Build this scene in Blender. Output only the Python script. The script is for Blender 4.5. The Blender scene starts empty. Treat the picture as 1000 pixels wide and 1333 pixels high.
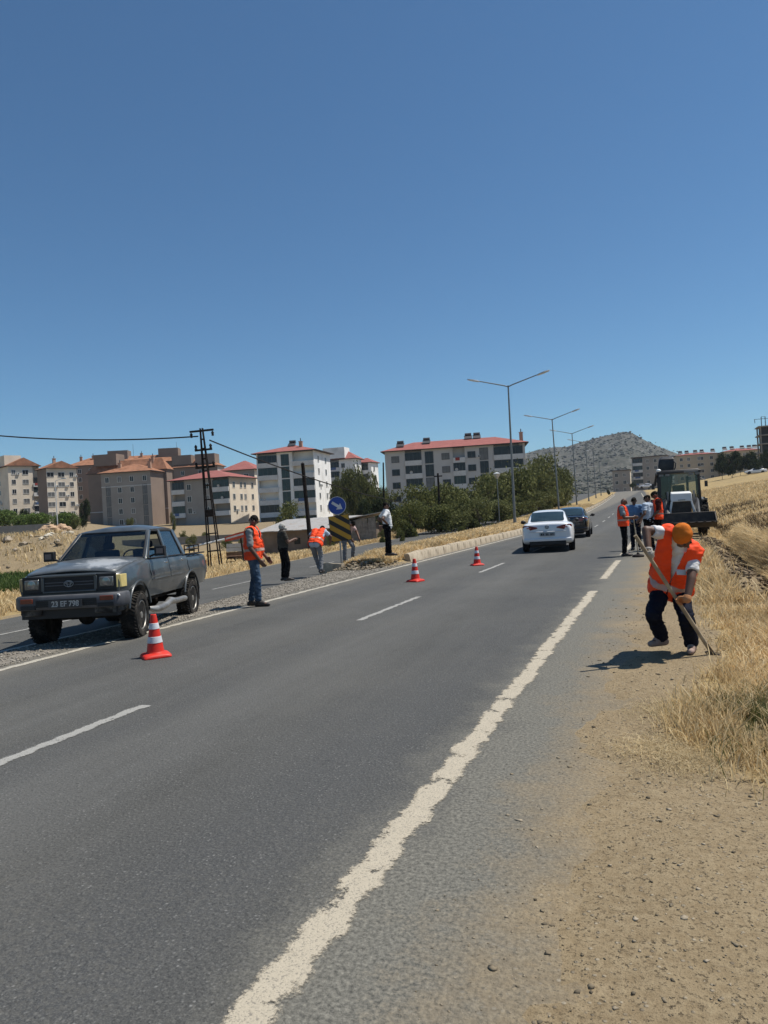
import bpy, bmesh, math, random
import numpy as np
from mathutils import Vector, Matrix, noise as mnoise
random.seed(7); np.random.seed(7)
sc = bpy.context.scene
COL = sc.collection
rad = math.radians

# ------------------------------------------------------------------ camera
F_PX, ROLL, PITCH, EYE = 963.0, rad(3.3), -0.00294, 1.65
cr, sr, cp, sp = math.cos(ROLL), math.sin(ROLL), math.cos(PITCH), math.sin(PITCH)
cam = bpy.data.cameras.new('camera'); cam_o = bpy.data.objects.new('camera', cam); COL.objects.link(cam_o)
right = Vector((cr, -sr * sp, -sr * cp)); up = Vector((sr, cr * sp, cr * cp)); fwd = Vector((0, cp, -sp))
M3 = Matrix((right, up, -fwd)).transposed()
cam_o.matrix_world = Matrix.Translation((0, 0, EYE)) @ M3.to_4x4()
cam.sensor_fit = 'VERTICAL'; cam.sensor_height = 36.0; cam.sensor_width = 27.0
cam.lens = F_PX / 1333 * 36.0; cam.clip_start = 0.05; cam.clip_end = 8000
sc.camera = cam_o

# ------------------------------------------------------------------ sky, sun, exposure
SUN_AZ, SUN_EL = rad(80), rad(63)          # azimuth clockwise from +Y
world = bpy.data.worlds.new('World'); sc.world = world; world.use_nodes = True
wn = world.node_tree.nodes; wl = world.node_tree.links
bg = wn['Background']; sky = wn.new('ShaderNodeTexSky'); sky.sky_type = 'NISHITA'
sky.sun_disc = False; sky.sun_elevation = SUN_EL; sky.sun_rotation = SUN_AZ
sky.altitude = 1000; sky.air_density = 1.0; sky.dust_density = 0.4; sky.ozone_density = 2.2
tint = wn.new('ShaderNodeMix'); tint.data_type = 'RGBA'; tint.blend_type = 'MULTIPLY'; tint.inputs[0].default_value = 1.0
tint.inputs[7].default_value = (.75, 1.14, 1.32, 1)          # the deep clear blue of this sky, the same all over
wl.new(sky.outputs[0], tint.inputs[6]); wl.new(tint.outputs[2], bg.inputs[0]); bg.inputs[1].default_value = 0.067
sun = bpy.data.lights.new('sun', 'SUN'); sun.energy = 5.0; sun.angle = rad(0.53); sun.color = (1.0, 0.955, 0.88)
sun_o = bpy.data.objects.new('sun', sun); COL.objects.link(sun_o)
sd = Vector((math.sin(SUN_AZ) * math.cos(SUN_EL), math.cos(SUN_AZ) * math.cos(SUN_EL), math.sin(SUN_EL)))
sun_o.rotation_euler = sd.to_track_quat('Z', 'Y').to_euler(); sun_o.location = sd * 60
sc.view_settings.view_transform = 'Standard'; sc.view_settings.look = 'None'
sc.view_settings.gamma = 1.0; sc.view_settings.exposure = 0.16
sc.cycles.max_bounces = 8; sc.cycles.transparent_max_bounces = 12; sc.cycles.volume_bounces = 0
sc.cycles.use_denoising = True

# ------------------------------------------------------------------ picking places from sight lines
def ray(x, y):
    a = (x - 500) / F_PX; b = -(y - 666.5) / F_PX
    return right * a + up * b + fwd
def at(x, y, Y):                      # the point on that sight line at depth Y
    d = ray(x, y); return Vector((0, 0, EYE)) + d * (Y / d.y)
def gz(x, y, z=0.0):                  # the point on that sight line at height z
    d = ray(x, y); return Vector((0, 0, EYE)) + d * ((z - EYE) / d.z)
TH = rad(21.04); ES = Vector((math.sin(TH), math.cos(TH), 0)); EU = Vector((math.cos(TH), -math.sin(TH), 0))
def W(s, u, z=0.0): return ES * s + EU * u + Vector((0, 0, z))
def su(p): return p.x * math.sin(TH) + p.y * math.cos(TH), p.x * math.cos(TH) - p.y * math.sin(TH)

# ------------------------------------------------------------------ materials
MATS = {}
def mat(name, col, rough=0.7, metal=0.0, var=0.12, scale=6.0, bump=0.0, bscale=40.0, dirt=None, dirt_amt=0.0, dscale=3.0,
        emit=None, coat=0.0, trans=0.0, alpha=1.0, spec=None, col2=None):
    if name in MATS: return MATS[name]
    m = bpy.data.materials.new(name); m.use_nodes = True; MATS[name] = m
    nt = m.node_tree; N = nt.nodes; L = nt.links; b = N['Principled BSDF']
    tc = N.new('ShaderNodeTexCoord')
    nz = N.new('ShaderNodeTexNoise'); nz.inputs['Scale'].default_value = scale; nz.inputs['Detail'].default_value = 6
    L.new(tc.outputs['Object'], nz.inputs['Vector'])
    mr = N.new('ShaderNodeMapRange'); mr.inputs[1].default_value = .3; mr.inputs[2].default_value = .7
    L.new(nz.outputs[0], mr.inputs[0])
    mx = N.new('ShaderNodeMix'); mx.data_type = 'RGBA'
    c2 = col2 if col2 else tuple(max(0, c * (1 - var)) for c in col)
    c1 = col if col2 else tuple(min(1, c * (1 + var)) for c in col)
    mx.inputs[6].default_value = (*c2, 1); mx.inputs[7].default_value = (*c1, 1)
    L.new(mr.outputs[0], mx.inputs[0]); out = mx.outputs[2]
    if dirt:
        n2 = N.new('ShaderNodeTexNoise'); n2.inputs['Scale'].default_value = dscale; n2.inputs['Detail'].default_value = 9
        n2.inputs['Roughness'].default_value = .65
        L.new(tc.outputs['Object'], n2.inputs['Vector'])
        r2 = N.new('ShaderNodeMapRange'); r2.inputs[1].default_value = .48; r2.inputs[2].default_value = .72
        r2.inputs[4].default_value = dirt_amt; L.new(n2.outputs[0], r2.inputs[0])
        m2 = N.new('ShaderNodeMix'); m2.data_type = 'RGBA'; m2.inputs[7].default_value = (*dirt, 1)
        L.new(r2.outputs[0], m2.inputs[0]); L.new(out, m2.inputs[6]); out = m2.outputs[2]
    L.new(out, b.inputs['Base Color'])
    b.inputs['Roughness'].default_value = rough; b.inputs['Metallic'].default_value = metal
    b.inputs['Coat Weight'].default_value = coat; b.inputs['Transmission Weight'].default_value = trans
    b.inputs['Alpha'].default_value = alpha
    if spec is None and rough >= .7: spec = .07
    if spec is not None: b.inputs['Specular IOR Level'].default_value = spec
    if emit: b.inputs['Emission Color'].default_value = (*emit[0], 1); b.inputs['Emission Strength'].default_value = emit[1]
    if bump:
        n3 = N.new('ShaderNodeTexNoise'); n3.inputs['Scale'].default_value = bscale; n3.inputs['Detail'].default_value = 5
        L.new(tc.outputs['Object'], n3.inputs['Vector'])
        bp = N.new('ShaderNodeBump'); bp.inputs['Strength'].default_value = 1.0; bp.inputs['Distance'].default_value = bump
        L.new(n3.outputs[0], bp.inputs['Height']); L.new(bp.outputs[0], b.inputs['Normal'])
    return m
def glass(name, tint=(.55, .62, .62), mixf=.35, rough=.03):
    # thin pane: part mirror, part see-through, the same for every ray
    if name in MATS: return MATS[name]
    m = bpy.data.materials.new(name); m.use_nodes = True; MATS[name] = m
    nt = m.node_tree; N = nt.nodes; L = nt.links; N.remove(N['Principled BSDF'])
    t = N.new('ShaderNodeBsdfTransparent'); t.inputs[0].default_value = (*tint, 1)
    g = N.new('ShaderNodeBsdfGlossy'); g.inputs['Roughness'].default_value = rough; g.inputs[0].default_value = (.9, .9, .9, 1)
    fr = N.new('ShaderNodeFresnel'); fr.inputs[0].default_value = 1.5
    mr = N.new('ShaderNodeMath'); mr.operation = 'MULTIPLY_ADD'; mr.inputs[1].default_value = .8; mr.inputs[2].default_value = mixf * .1
    L.new(fr.outputs[0], mr.inputs[0])
    mx = N.new('ShaderNodeMixShader'); L.new(mr.outputs[0], mx.inputs[0]); L.new(t.outputs[0], mx.inputs[1]); L.new(g.outputs[0], mx.inputs[2])
    L.new(mx.outputs[0], N['Material Output'].inputs[0]); return m

# ------------------------------------------------------------------ mesh helpers
class MB:
    def __init__(s): s.v = []; s.f = []; s.m = []
    def add(s, vs, fs, mi=0):
        o = len(s.v); s.v += [tuple(v) for v in vs]; s.f += [tuple(i + o for i in f) for f in fs]; s.m += [mi] * len(fs); return s
    def box(s, c, d, rot=None, mi=0, taper=1.0):
        x, y, z = d[0] / 2, d[1] / 2, d[2] / 2; vs = []
        for k in (-1, 1):
            t = taper if k > 0 else 1.0
            for (i, j) in ((-1, -1), (1, -1), (1, 1), (-1, 1)):
                p = Vector((i * x * t, j * y * t, k * z)); p = rot @ p if rot else p
                vs.append(p + Vector(c))
        return s.add(vs, [(3, 2, 1, 0), (4, 5, 6, 7), (0, 1, 5, 4), (1, 2, 6, 5), (2, 3, 7, 6), (3, 0, 4, 7)], mi)
    def b(s, x0, x1, y0, y1, z0, z1, mi=0):
        return s.box(((x0 + x1) / 2, (y0 + y1) / 2, (z0 + z1) / 2), (x1 - x0, y1 - y0, z1 - z0), None, mi)
    def tube(s, p0, p1, r0, r1=None, n=8, mi=0, caps=True):
        p0, p1 = Vector(p0), Vector(p1); r1 = r0 if r1 is None else r1
        ax = (p1 - p0); ax = ax.normalized() if ax.length > 1e-9 else Vector((0, 0, 1))
        a = ax.orthogonal().normalized(); bb = ax.cross(a); vs = []
        for p, r in ((p0, r0), (p1, r1)):
            for i in range(n):
                t = 2 * math.pi * i / n; vs.append(p + (a * math.cos(t) + bb * math.sin(t)) * r)
        fs = [(i, (i + 1) % n, n + (i + 1) % n, n + i) for i in range(n)]
        if caps: fs += [tuple(range(n - 1, -1, -1)), tuple(range(n, 2 * n))]
        return s.add(vs, fs, mi)
    def path(s, pts, r, n=8, mi=0, caps=True):
        pts = [Vector(p) for p in pts]; rs = r if isinstance(r, (list, tuple)) else [r] * len(pts); vs = []
        a = None
        for k, p in enumerate(pts):
            d = (pts[min(k + 1, len(pts) - 1)] - pts[max(k - 1, 0)]).normalized()
            a = d.orthogonal().normalized() if a is None else (a - d * a.dot(d)).normalized()
            bb = d.cross(a)
            for i in range(n):
                t = 2 * math.pi * i / n; vs.append(p + (a * math.cos(t) + bb * math.sin(t)) * rs[k])
        fs = []
        for k in range(len(pts) - 1):
            fs += [(k * n + i, k * n + (i + 1) % n, (k + 1) * n + (i + 1) % n, (k + 1) * n + i) for i in range(n)]
        if caps: fs += [tuple(range(n - 1, -1, -1)), tuple(range((len(pts) - 1) * n, len(pts) * n))]
        return s.add(vs, fs, mi)
    def lathe(s, prof, o=(0, 0, 0), axis='z', n=24, mi=0, close=False):
        o = Vector(o); vs = []
        for (r, h) in prof:
            for i in range(n):
                t = 2 * math.pi * i / n; c, q = r * math.cos(t), r * math.sin(t)
                vs.append(o + Vector({'z': (c, q, h), 'y': (c, h, -q), 'x': (h, c, q)}[axis]))
        fs = []; K = len(prof); KK = K if close else K - 1
        for k in range(KK):
            k2 = (k + 1) % K
            fs += [(k * n + i, k * n + (i + 1) % n, k2 * n + (i + 1) % n, k2 * n + i) for i in range(n)]
        if not close:
            if prof[0][0] > 1e-6: fs.append(tuple(range(n - 1, -1, -1)))
            if prof[-1][0] > 1e-6: fs.append(tuple(range((K - 1) * n, K * n)))
        return s.add(vs, fs, mi)
    def prism(s, poly, a0, a1, axis='y', mi=0):
        # poly in the two other axes, extruded along axis
        n = len(poly); vs = []
        for a in (a0, a1):
            for (p, q) in poly: vs.append({'y': (p, a, q), 'x': (a, p, q), 'z': (p, q, a)}[axis])
        fs = [tuple(range(n)), tuple(range(2 * n - 1, n - 1, -1))] + [(i, n + i, n + (i + 1) % n, (i + 1) % n) for i in range(n)]
        return s.add(vs, fs, mi)
    def loft(s, rings, mi=0, caps=True, closed=True):
        n = len(rings[0]); vs = [p for r in rings for p in r]; fs = []
        for k in range(len(rings) - 1):
            for i in range(n if closed else n - 1):
                j = (i + 1) % n; fs.append((k * n + i, k * n + j, (k + 1) * n + j, (k + 1) * n + i))
        if caps and closed: fs += [tuple(range(n - 1, -1, -1)), tuple(range((len(rings) - 1) * n, len(rings) * n))]
        return s.add(vs, fs, mi)
    def ball(s, c, r, sc3=(1, 1, 1), n=10, mi=0):
        prof = [(max(1e-7, math.sin(math.pi * k / n)) * r, -math.cos(math.pi * k / n) * r) for k in range(n + 1)]
        o = len(s.v); s.lathe(prof, (0, 0, 0), 'z', max(8, n), mi)
        for i in range(o, len(s.v)):
            v = s.v[i]; s.v[i] = (c[0] + v[0] * sc3[0], c[1] + v[1] * sc3[1], c[2] + v[2] * sc3[2])
        return s
    def mesh(s, name, mats, smooth=None, fix=True):
        me = bpy.data.meshes.new(name); me.from_pydata(s.v, [], s.f)
        for m in (mats if isinstance(mats, (list, tuple)) else [mats]): me.materials.append(m)
        if s.m and max(s.m) > 0: me.polygons.foreach_set('material_index', s.m)
        if fix:
            bm = bmesh.new(); bm.from_mesh(me); bmesh.ops.recalc_face_normals(bm, faces=bm.faces); bm.to_mesh(me); bm.free()
        if smooth: shade(me, smooth)
        me.update(); return me
    def build(s, name, mats, parent=None, smooth=None, bevel=0, seg=2, subsurf=0, fix=True):
        o = bpy.data.objects.new(name, s.mesh(name, mats, smooth, fix)); COL.objects.link(o)
        if parent: o.parent = parent
        if bevel:
            md = o.modifiers.new('bevel', 'BEVEL'); md.width = bevel; md.segments = seg; md.limit_method = 'ANGLE'; md.angle_limit = rad(35)
            md.harden_normals = False; shade(o.data, 40)
        if subsurf:
            md = o.modifiers.new('sub', 'SUBSURF'); md.levels = subsurf; md.render_levels = subsurf
        return o
def shade(me, ang):
    me.polygons.foreach_set('use_smooth', [True] * len(me.polygons))
    if ang < 170:
        try: me.set_sharp_from_angle(angle=rad(ang))
        except Exception: pass
def thing(name, label, cat, loc=(0, 0, 0), rz=0.0, group=None):
    o = bpy.data.objects.new(name, None); COL.objects.link(o); o.location = loc; o.rotation_euler = (0, 0, rz)
    o.empty_display_size = .2
    return tag(o, label, cat, group)
def tag(o, label, cat, group=None):
    o['label'] = label; o['category'] = cat
    if group: o['group'] = group
    return o
def struct(o): o['kind'] = 'structure'; return o
def link(name, me, parent=None, loc=(0, 0, 0), rot=(0, 0, 0), scale=(1, 1, 1)):
    o = bpy.data.objects.new(name, me); COL.objects.link(o); o.parent = parent; o.location = loc; o.rotation_euler = rot; o.scale = scale; return o
def copy_tree(o, parent=None):
    c = o.copy(); COL.objects.link(c); c.parent = parent
    for ch in list(o.children): copy_tree(ch, c)
    return c
def arr_mesh(name, V, Q, mats, mi=None):
    # numpy vertices (n,3) and faces (m,k) of one size
    me = bpy.data.meshes.new(name); k = Q.shape[1]
    me.vertices.add(len(V)); me.vertices.foreach_set('co', V.astype(np.float32).ravel())
    me.loops.add(Q.size); me.loops.foreach_set('vertex_index', Q.astype(np.int32).ravel())
    me.polygons.add(len(Q)); me.polygons.foreach_set('loop_start', np.arange(0, Q.size, k, dtype=np.int32))
    for m in (mats if isinstance(mats, (list, tuple)) else [mats]): me.materials.append(m)
    if mi is not None: me.polygons.foreach_set('material_index', mi.astype(np.int32))
    me.update(calc_edges=True); return me

# ------------------------------------------------------------------ the lie of the land
def sstep(a, b, x):
    t = np.clip((np.asarray(x, float) - a) / (b - a), 0, 1); return t * t * (3 - 2 * t)
def vnoise(x, y, seed=0):
    x = np.asarray(x, float); y = np.asarray(y, float); xi = np.floor(x); yi = np.floor(y); fx = x - xi; fy = y - yi
    fx = fx * fx * (3 - 2 * fx); fy = fy * fy * (3 - 2 * fy)
    def h(i, j):
        t = np.sin(i * 127.1 + j * 311.7 + seed * 74.7) * 43758.5453; return t - np.floor(t)
    return (h(xi, yi) * (1 - fx) + h(xi + 1, yi) * fx) * (1 - fy) + (h(xi, yi + 1) * (1 - fx) + h(xi + 1, yi + 1) * fx) * fy
def fbm(x, y, o=4, seed=0):
    r = 0; a = .5
    for k in range(o): r = r + a * (vnoise(x * 2 ** k, y * 2 ** k, seed + k) - .5); a *= .5
    return r * 2
def rise(s): return np.clip((np.asarray(s, float) - 50) / 129, 0, 1.5)
def c_road(s): return -4.1 * rise(s) ** 1.3               # sideways bend of the carriageways
def z_road(s): return 2.7 * rise(s) ** 1.25               # climb towards the crest
OPS = [-30, 0, 10, 20, 30, 45, 60, 80, 400]
def opp(s):                                               # the other carriageway: right edge, left edge, height
    s = np.asarray(s, float)
    r_ = np.interp(s, OPS, [-9.1, -9.15, -9.25, -10.0, -10.9, -12.2, -13.0, -13.5, -13.5]) + c_road(s)
    l_ = np.interp(s, OPS, [-12.6, -12.6, -12.9, -14.6, -16.2, -18.4, -19.6, -20.2, -20.2]) + c_road(s)
    z_ = np.interp(s, OPS, [0, 0, -.08, -.2, -.25, -.25, -.2, -.1, 0]) + z_road(s)
    return r_, l_, z_
KERB_U, KERB_S0 = -8.3, 23.6
def T(s, u):
    s = np.asarray(s, float); u = np.asarray(u, float); zr = z_road(s); uc = u - c_road(s)
    X = s * math.sin(TH) + u * math.cos(TH); Y = s * math.cos(TH) - u * math.sin(TH)
    # right of the main road: shoulder, ditch, bank, field
    edge = sstep(-1.15, .15, uc + .25 * fbm(s * 1.3, u * 1.3, 4, 3) + .12 * fbm(s * 6, u * 6, 3, 5))
    shoulder = zr - .016 + .030 * edge + (.014 * fbm(s * 1.7, u * 1.7, 4, 11) + .008 * fbm(s * 9, u * 9, 3, 14)) * sstep(-1.1, -.2, uc)
    wob = .35 * fbm(s * .22, s * .0 + 3, 3, 21) + .18 * fbm(s * .9, u * .4, 3, 22)
    on = sstep(10.5, 14, s) * (1 - sstep(29, 33, s))
    ditch = -.28 * on * sstep(1.25, 1.75, uc + wob) * (1 - sstep(1.95, 2.15, uc + wob))
    bank = sstep(2.0, 2.35 + 1.2 * (1 - on), uc + wob) * (.16 + .32 * on) * sstep(4, 12, s)
    up2 = np.maximum(uc - 2.2, 0); field = .13 * up2 * sstep(5, 30, s) + .05 * up2 * (1 - sstep(5, 30, s))
    field = np.where(up2 > 40, np.minimum(field, 5.2 + .02 * (up2 - 40)), field)
    rgt = shoulder + (ditch + bank + field + .10 * fbm(s * .5, u * .5, 4, 8) * sstep(.6, 2.5, uc)) * sstep(.1, 1.0, uc)
    # left of the main road: gravel, median, other carriageway, low ground
    ro, lo, zo = opp(s)
    med = sstep(KERB_S0 - 2.6, KERB_S0 + .4, s + .5 * fbm(s, u, 3, 15)) * (1 - sstep(215, 225, s))
    cen = 1 - sstep(0, .8, np.abs(u - (ro + KERB_U + c_road(s)) / 2) - (KERB_U + c_road(s) - ro) / 2 + .7)
    medz = zr - .0 + (.26 + .05 * fbm(s * 1.5, u * 1.5, 3, 9)) * med * np.clip(cen, 0, 1)
    medz = medz + .015 * fbm(s * 3, u * 3, 3, 12)
    t = sstep(0, 1, (ro + .5 - u) / .9)
    lowz = -.75 + .35 * fbm(X * .05, Y * .05, 3, 31) + sstep(60, 185, Y) * .5 + zr * .8
    emb = sstep(40, 52, Y + .6 * fbm(X * .2, Y * .2, 3, 33) * 4) * sstep(-.33, -.44, X / np.maximum(Y, 1)) * 2.3
    lowz = lowz + emb + sstep(110, 230, Y) * sstep(-30, -80, X) * .8
    lft0 = medz * (1 - t) + (zo - .05) * t
    t2 = sstep(.05, 9.0, lo - u); t3 = sstep(-.15, .1, lo - u)
    lft = lft0 * (1 - t3) + (zo * (1 - t2) + lowz * t2 - .02 + .03 * fbm(s * 2, u * 2, 3, 13)) * t3
    z = np.where(uc > -4.6, rgt, lft)
    under = (1 - sstep(-8.35, -8.15, uc) * 0) * ((uc > -8.05) & (uc < -1.05))
    z = np.where(under, zr - .06, z)
    z = np.where((uc <= -8.05) & (uc > -8.2) & (s > KERB_S0), zr - .04, z)
    far = np.hypot(X, Y)
    return z + sstep(300, 1500, far) * 6 * (1 + fbm(X * .004, Y * .004, 3, 40)) * (np.abs(uc) > 25)
def ground(p):
    s, u = su(p); return float(T(s, u))
# ------------------------------------------------------------------ materials of the ground and the road
def ncoord(N, L, sx=1, sy=1, sz=1):
    tc = N.new('ShaderNodeTexCoord'); mp = N.new('ShaderNodeMapping'); mp.inputs['Scale'].default_value = (sx, sy, sz)
    L.new(tc.outputs['Object'], mp.inputs[0]); return mp.outputs[0], tc
def nnoise(N, L, vec, scale, detail=6, rough=.6):
    n = N.new('ShaderNodeTexNoise'); n.inputs['Scale'].default_value = scale; n.inputs['Detail'].default_value = detail
    n.inputs['Roughness'].default_value = rough; L.new(vec, n.inputs['Vector']); return n.outputs[0]
def nrange(N, L, v, a, b, c=0., d=1., smooth=False):
    m = N.new('ShaderNodeMapRange'); m.inputs[1].default_value = a; m.inputs[2].default_value = b; m.inputs[3].default_value = c; m.inputs[4].default_value = d
    if smooth: m.interpolation_type = 'SMOOTHSTEP'
    L.new(v, m.inputs[0]); return m.outputs[0]
def nmix(N, L, f, a, b, mode='MIX'):
    m = N.new('ShaderNodeMix'); m.data_type = 'RGBA'; m.blend_type = mode
    for k, v in ((0, f), (6, a), (7, b)):
        if isinstance(v, (int, float)): m.inputs[k].default_value = v
        elif isinstance(v, tuple): m.inputs[k].default_value = (*v, 1)
        else: L.new(v, m.inputs[k])
    return m.outputs[2]
def nmath(N, L, op, a, b=None):
    m = N.new('ShaderNodeMath'); m.operation = op
    for k, v in ((0, a), (1, b)):
        if v is None: continue
        if isinstance(v, (int, float)): m.inputs[k].default_value = v
        else: L.new(v, m.inputs[k])
    return m.outputs[0]
def newmat(name):
    m = bpy.data.materials.new(name); m.use_nodes = True; return m, m.node_tree.nodes, m.node_tree.links, m.node_tree.nodes['Principled BSDF']
def dirt_nodes(N, L, vec):
    n1 = nnoise(N, L, vec, .9, 7, .65); n2 = nnoise(N, L, vec, 18, 7, .7); n3 = nnoise(N, L, vec, 120, 3, .7); n4 = nnoise(N, L, vec, 52, 4, .6)
    dirt = nmix(N, L, nrange(N, L, n1, .3, .7), (.185, .136, .077), (.265, .200, .118))
    dirt = nmix(N, L, nrange(N, L, n2, .38, .7, 0, .75), dirt, (.33, .262, .163))
    dirt = nmix(N, L, nrange(N, L, n3, .30, .46, .75, 0), dirt, (.085, .062, .038))
    dirt = nmix(N, L, nmath(N, L, 'MULTIPLY', nrange(N, L, n4, .565, .635, 0, .85), nrange(N, L, n2, .38, .60)), dirt, (.060, .044, .027))
    vo = N.new('ShaderNodeTexVoronoi'); vo.inputs['Scale'].default_value = 34; L.new(vec, vo.inputs['Vector'])
    sepc = N.new('ShaderNodeSeparateColor'); L.new(vo.outputs['Color'], sepc.inputs[0])
    peb = nmath(N, L, 'MULTIPLY', nrange(N, L, vo.outputs['Distance'], .18, .32, 1, 0), nrange(N, L, sepc.outputs[1], .66, .72))
    dirt = nmix(N, L, nmath(N, L, 'MULTIPLY', peb, .7), dirt, nmix(N, L, sepc.outputs[0], (.12, .10, .075), (.40, .345, .26)))
    return dirt, n1, n2, n3, n4, peb
def asphalt(name, dust_edge):
    m, N, L, b = newmat(name)
    vec, tc = ncoord(N, L); sx = N.new('ShaderNodeSeparateXYZ'); L.new(tc.outputs['Object'], sx.inputs[0]); U = sx.outputs[0]
    st, _ = ncoord(N, L, 1, .07, 1)
    base = nmix(N, L, nrange(N, L, nnoise(N, L, vec, .55, 5), .35, .65), (.056, .0555, .051), (.084, .082, .075))
    base = nmix(N, L, nrange(N, L, nnoise(N, L, st, 3.2, 6, .65), .42, .68, 0, .5), base, (.108, .106, .099))
    if dust_edge:
        cr2 = N.new('ShaderNodeValToRGB'); L.new(nrange(N, L, nmath(N, L, 'ADD', U, nmath(N, L, 'MULTIPLY', nmath(N, L, 'SUBTRACT', nnoise(N, L, vec, .5, 4), .5), .9)), -8, -1), cr2.inputs[0]); el = cr2.color_ramp.elements
        el[0].position = 0; el[0].color = (0, 0, 0, 1); el[1].position = 1; el[1].color = (0, 0, 0, 1)
        for p_, v_ in ((.10, .1), (.17, .3), (.25, .05), (.38, .6), (.46, .05), (.62, .8), (.68, .2), (.76, 0), (.83, .05), (.90, .0)): e_ = el.new(p_); e_.color = (v_, v_, v_, 1)
        base = nmix(N, L, nmath(N, L, 'MULTIPLY', cr2.outputs[0], nrange(N, L, nnoise(N, L, st, 1.5, 6, .6), .3, .7, .15, .75)), base, (.150, .148, .141))      # polished wheel tracks
        cr3 = N.new('ShaderNodeValToRGB'); L.new(nrange(N, L, nmath(N, L, 'ADD', U, nmath(N, L, 'MULTIPLY', nmath(N, L, 'SUBTRACT', nnoise(N, L, vec, .4, 4), .5), 1.0)), -8, -1), cr3.inputs[0]); e3 = cr3.color_ramp.elements
        e3[0].position = 0; e3[0].color = (0, 0, 0, 1); e3[1].position = 1; e3[1].color = (0, 0, 0, 1)
        for p_, v_ in ((.14, .1), (.22, .8), (.30, .1), (.44, .1), (.51, .7), (.57, .1), (.70, .15), (.80, .9), (.88, .9), (.93, .2)): e_ = e3.new(p_); e_.color = (v_, v_, v_, 1)
        base = nmix(N, L, nmath(N, L, 'MULTIPLY', cr3.outputs[0], nrange(N, L, nnoise(N, L, st, 1.1, 6, .6), .3, .7, .3, .9)), base, (.062, .064, .066))
    fine = nnoise(N, L, vec, 80, 3, .8)
    base = nmix(N, L, nrange(N, L, fine, .30, .50, .9, 0), base, (.016, .016, .0155))
    base = nmix(N, L, nrange(N, L, nnoise(N, L, vec, 58, 4, .8), .50, .66, 0, .85), base, (.132, .129, .118))
    base = nmix(N, L, nrange(N, L, nnoise(N, L, vec, 150, 2, .6), .52, .66, 0, .6), base, (.140, .137, .127))
    base = nmix(N, L, nrange(N, L, nnoise(N, L, vec, 30, 3, .7), .56, .68, 0, .5), base, (.045, .045, .043))
    vo = N.new('ShaderNodeTexVoronoi'); vo.inputs['Scale'].default_value = 48; L.new(vec, vo.inputs['Vector'])
    chip = nmath(N, L, 'MULTIPLY', nrange(N, L, vo.outputs['Distance'], .16, .36, 1, 0), nrange(N, L, nnoise(N, L, vec, 5, 5), .34, .62))
    sepc = N.new('ShaderNodeSeparateColor'); L.new(vo.outputs['Color'], sepc.inputs[0])
    chip = nmath(N, L, 'MULTIPLY', chip, nrange(N, L, sepc.outputs[0], .45, .9))
    base = nmix(N, L, chip, base, (.20, .197, .185))
    base = nmix(N, L, nrange(N, L, nnoise(N, L, vec, 1.9, 6, .6), .70, .73, 0, .5), base, (.035, .035, .037))
    base = nmix(N, L, nmath(N, L, 'MULTIPLY', nrange(N, L, nnoise(N, L, vec, .35, 5, .6), .46, .62), nrange(N, L, nnoise(N, L, vec, 22, 5, .8), .46, .62, 0, .6)), base, (.120, .114, .099))      # rough, gritty stretches      # odd tar spots
    if dust_edge:
        e = nmath(N, L, 'ADD', U, nmath(N, L, 'MULTIPLY', nmath(N, L, 'SUBTRACT', nnoise(N, L, vec, 1.3, 12, .74), .5), 1.5))
        dn = dirt_nodes(N, L, vec); g2 = nnoise(N, L, vec, 44, 4, .8)
        gr_ = nmix(N, L, nrange(N, L, g2, .32, .66), (.058, .056, .048), (.235, .222, .185))
        base = nmix(N, L, nrange(N, L, nmath(N, L, 'ADD', e, nmath(N, L, 'MULTIPLY', g2, .5)), -1.45, -.95, 0, .9), base, gr_)      # loose grit beyond the line
        base = nmix(N, L, nrange(N, L, nmath(N, L, 'ADD', e, nmath(N, L, 'MULTIPLY', nmath(N, L, 'SUBTRACT', g2, .5), .7)), -1.0, -.35), base, dn[0])
        e2 = nmath(N, L, 'ADD', U, nmath(N, L, 'MULTIPLY', nmath(N, L, 'SUBTRACT', nnoise(N, L, vec, 2.2, 8, .7), .5), .9))
        base = nmix(N, L, nrange(N, L, e2, -7.25, -8.0, 0, .6), base, (.20, .18, .145))
    L.new(base, b.inputs['Base Color']); b.inputs['Roughness'].default_value = .85; b.inputs['Specular IOR Level'].default_value = .18
    bp = N.new('ShaderNodeBump'); bp.inputs['Distance'].default_value = .006; bp.inputs['Strength'].default_value = .9
    L.new(nmath(N, L, 'ADD', fine, nmath(N, L, 'MULTIPLY', vo.outputs['Distance'], -.8)), bp.inputs['Height']); L.new(bp.outputs[0], b.inputs['Normal'])
    return m
M_ROAD = asphalt('asphalt', True); M_ROAD2 = asphalt('asphalt_other', False)
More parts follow.
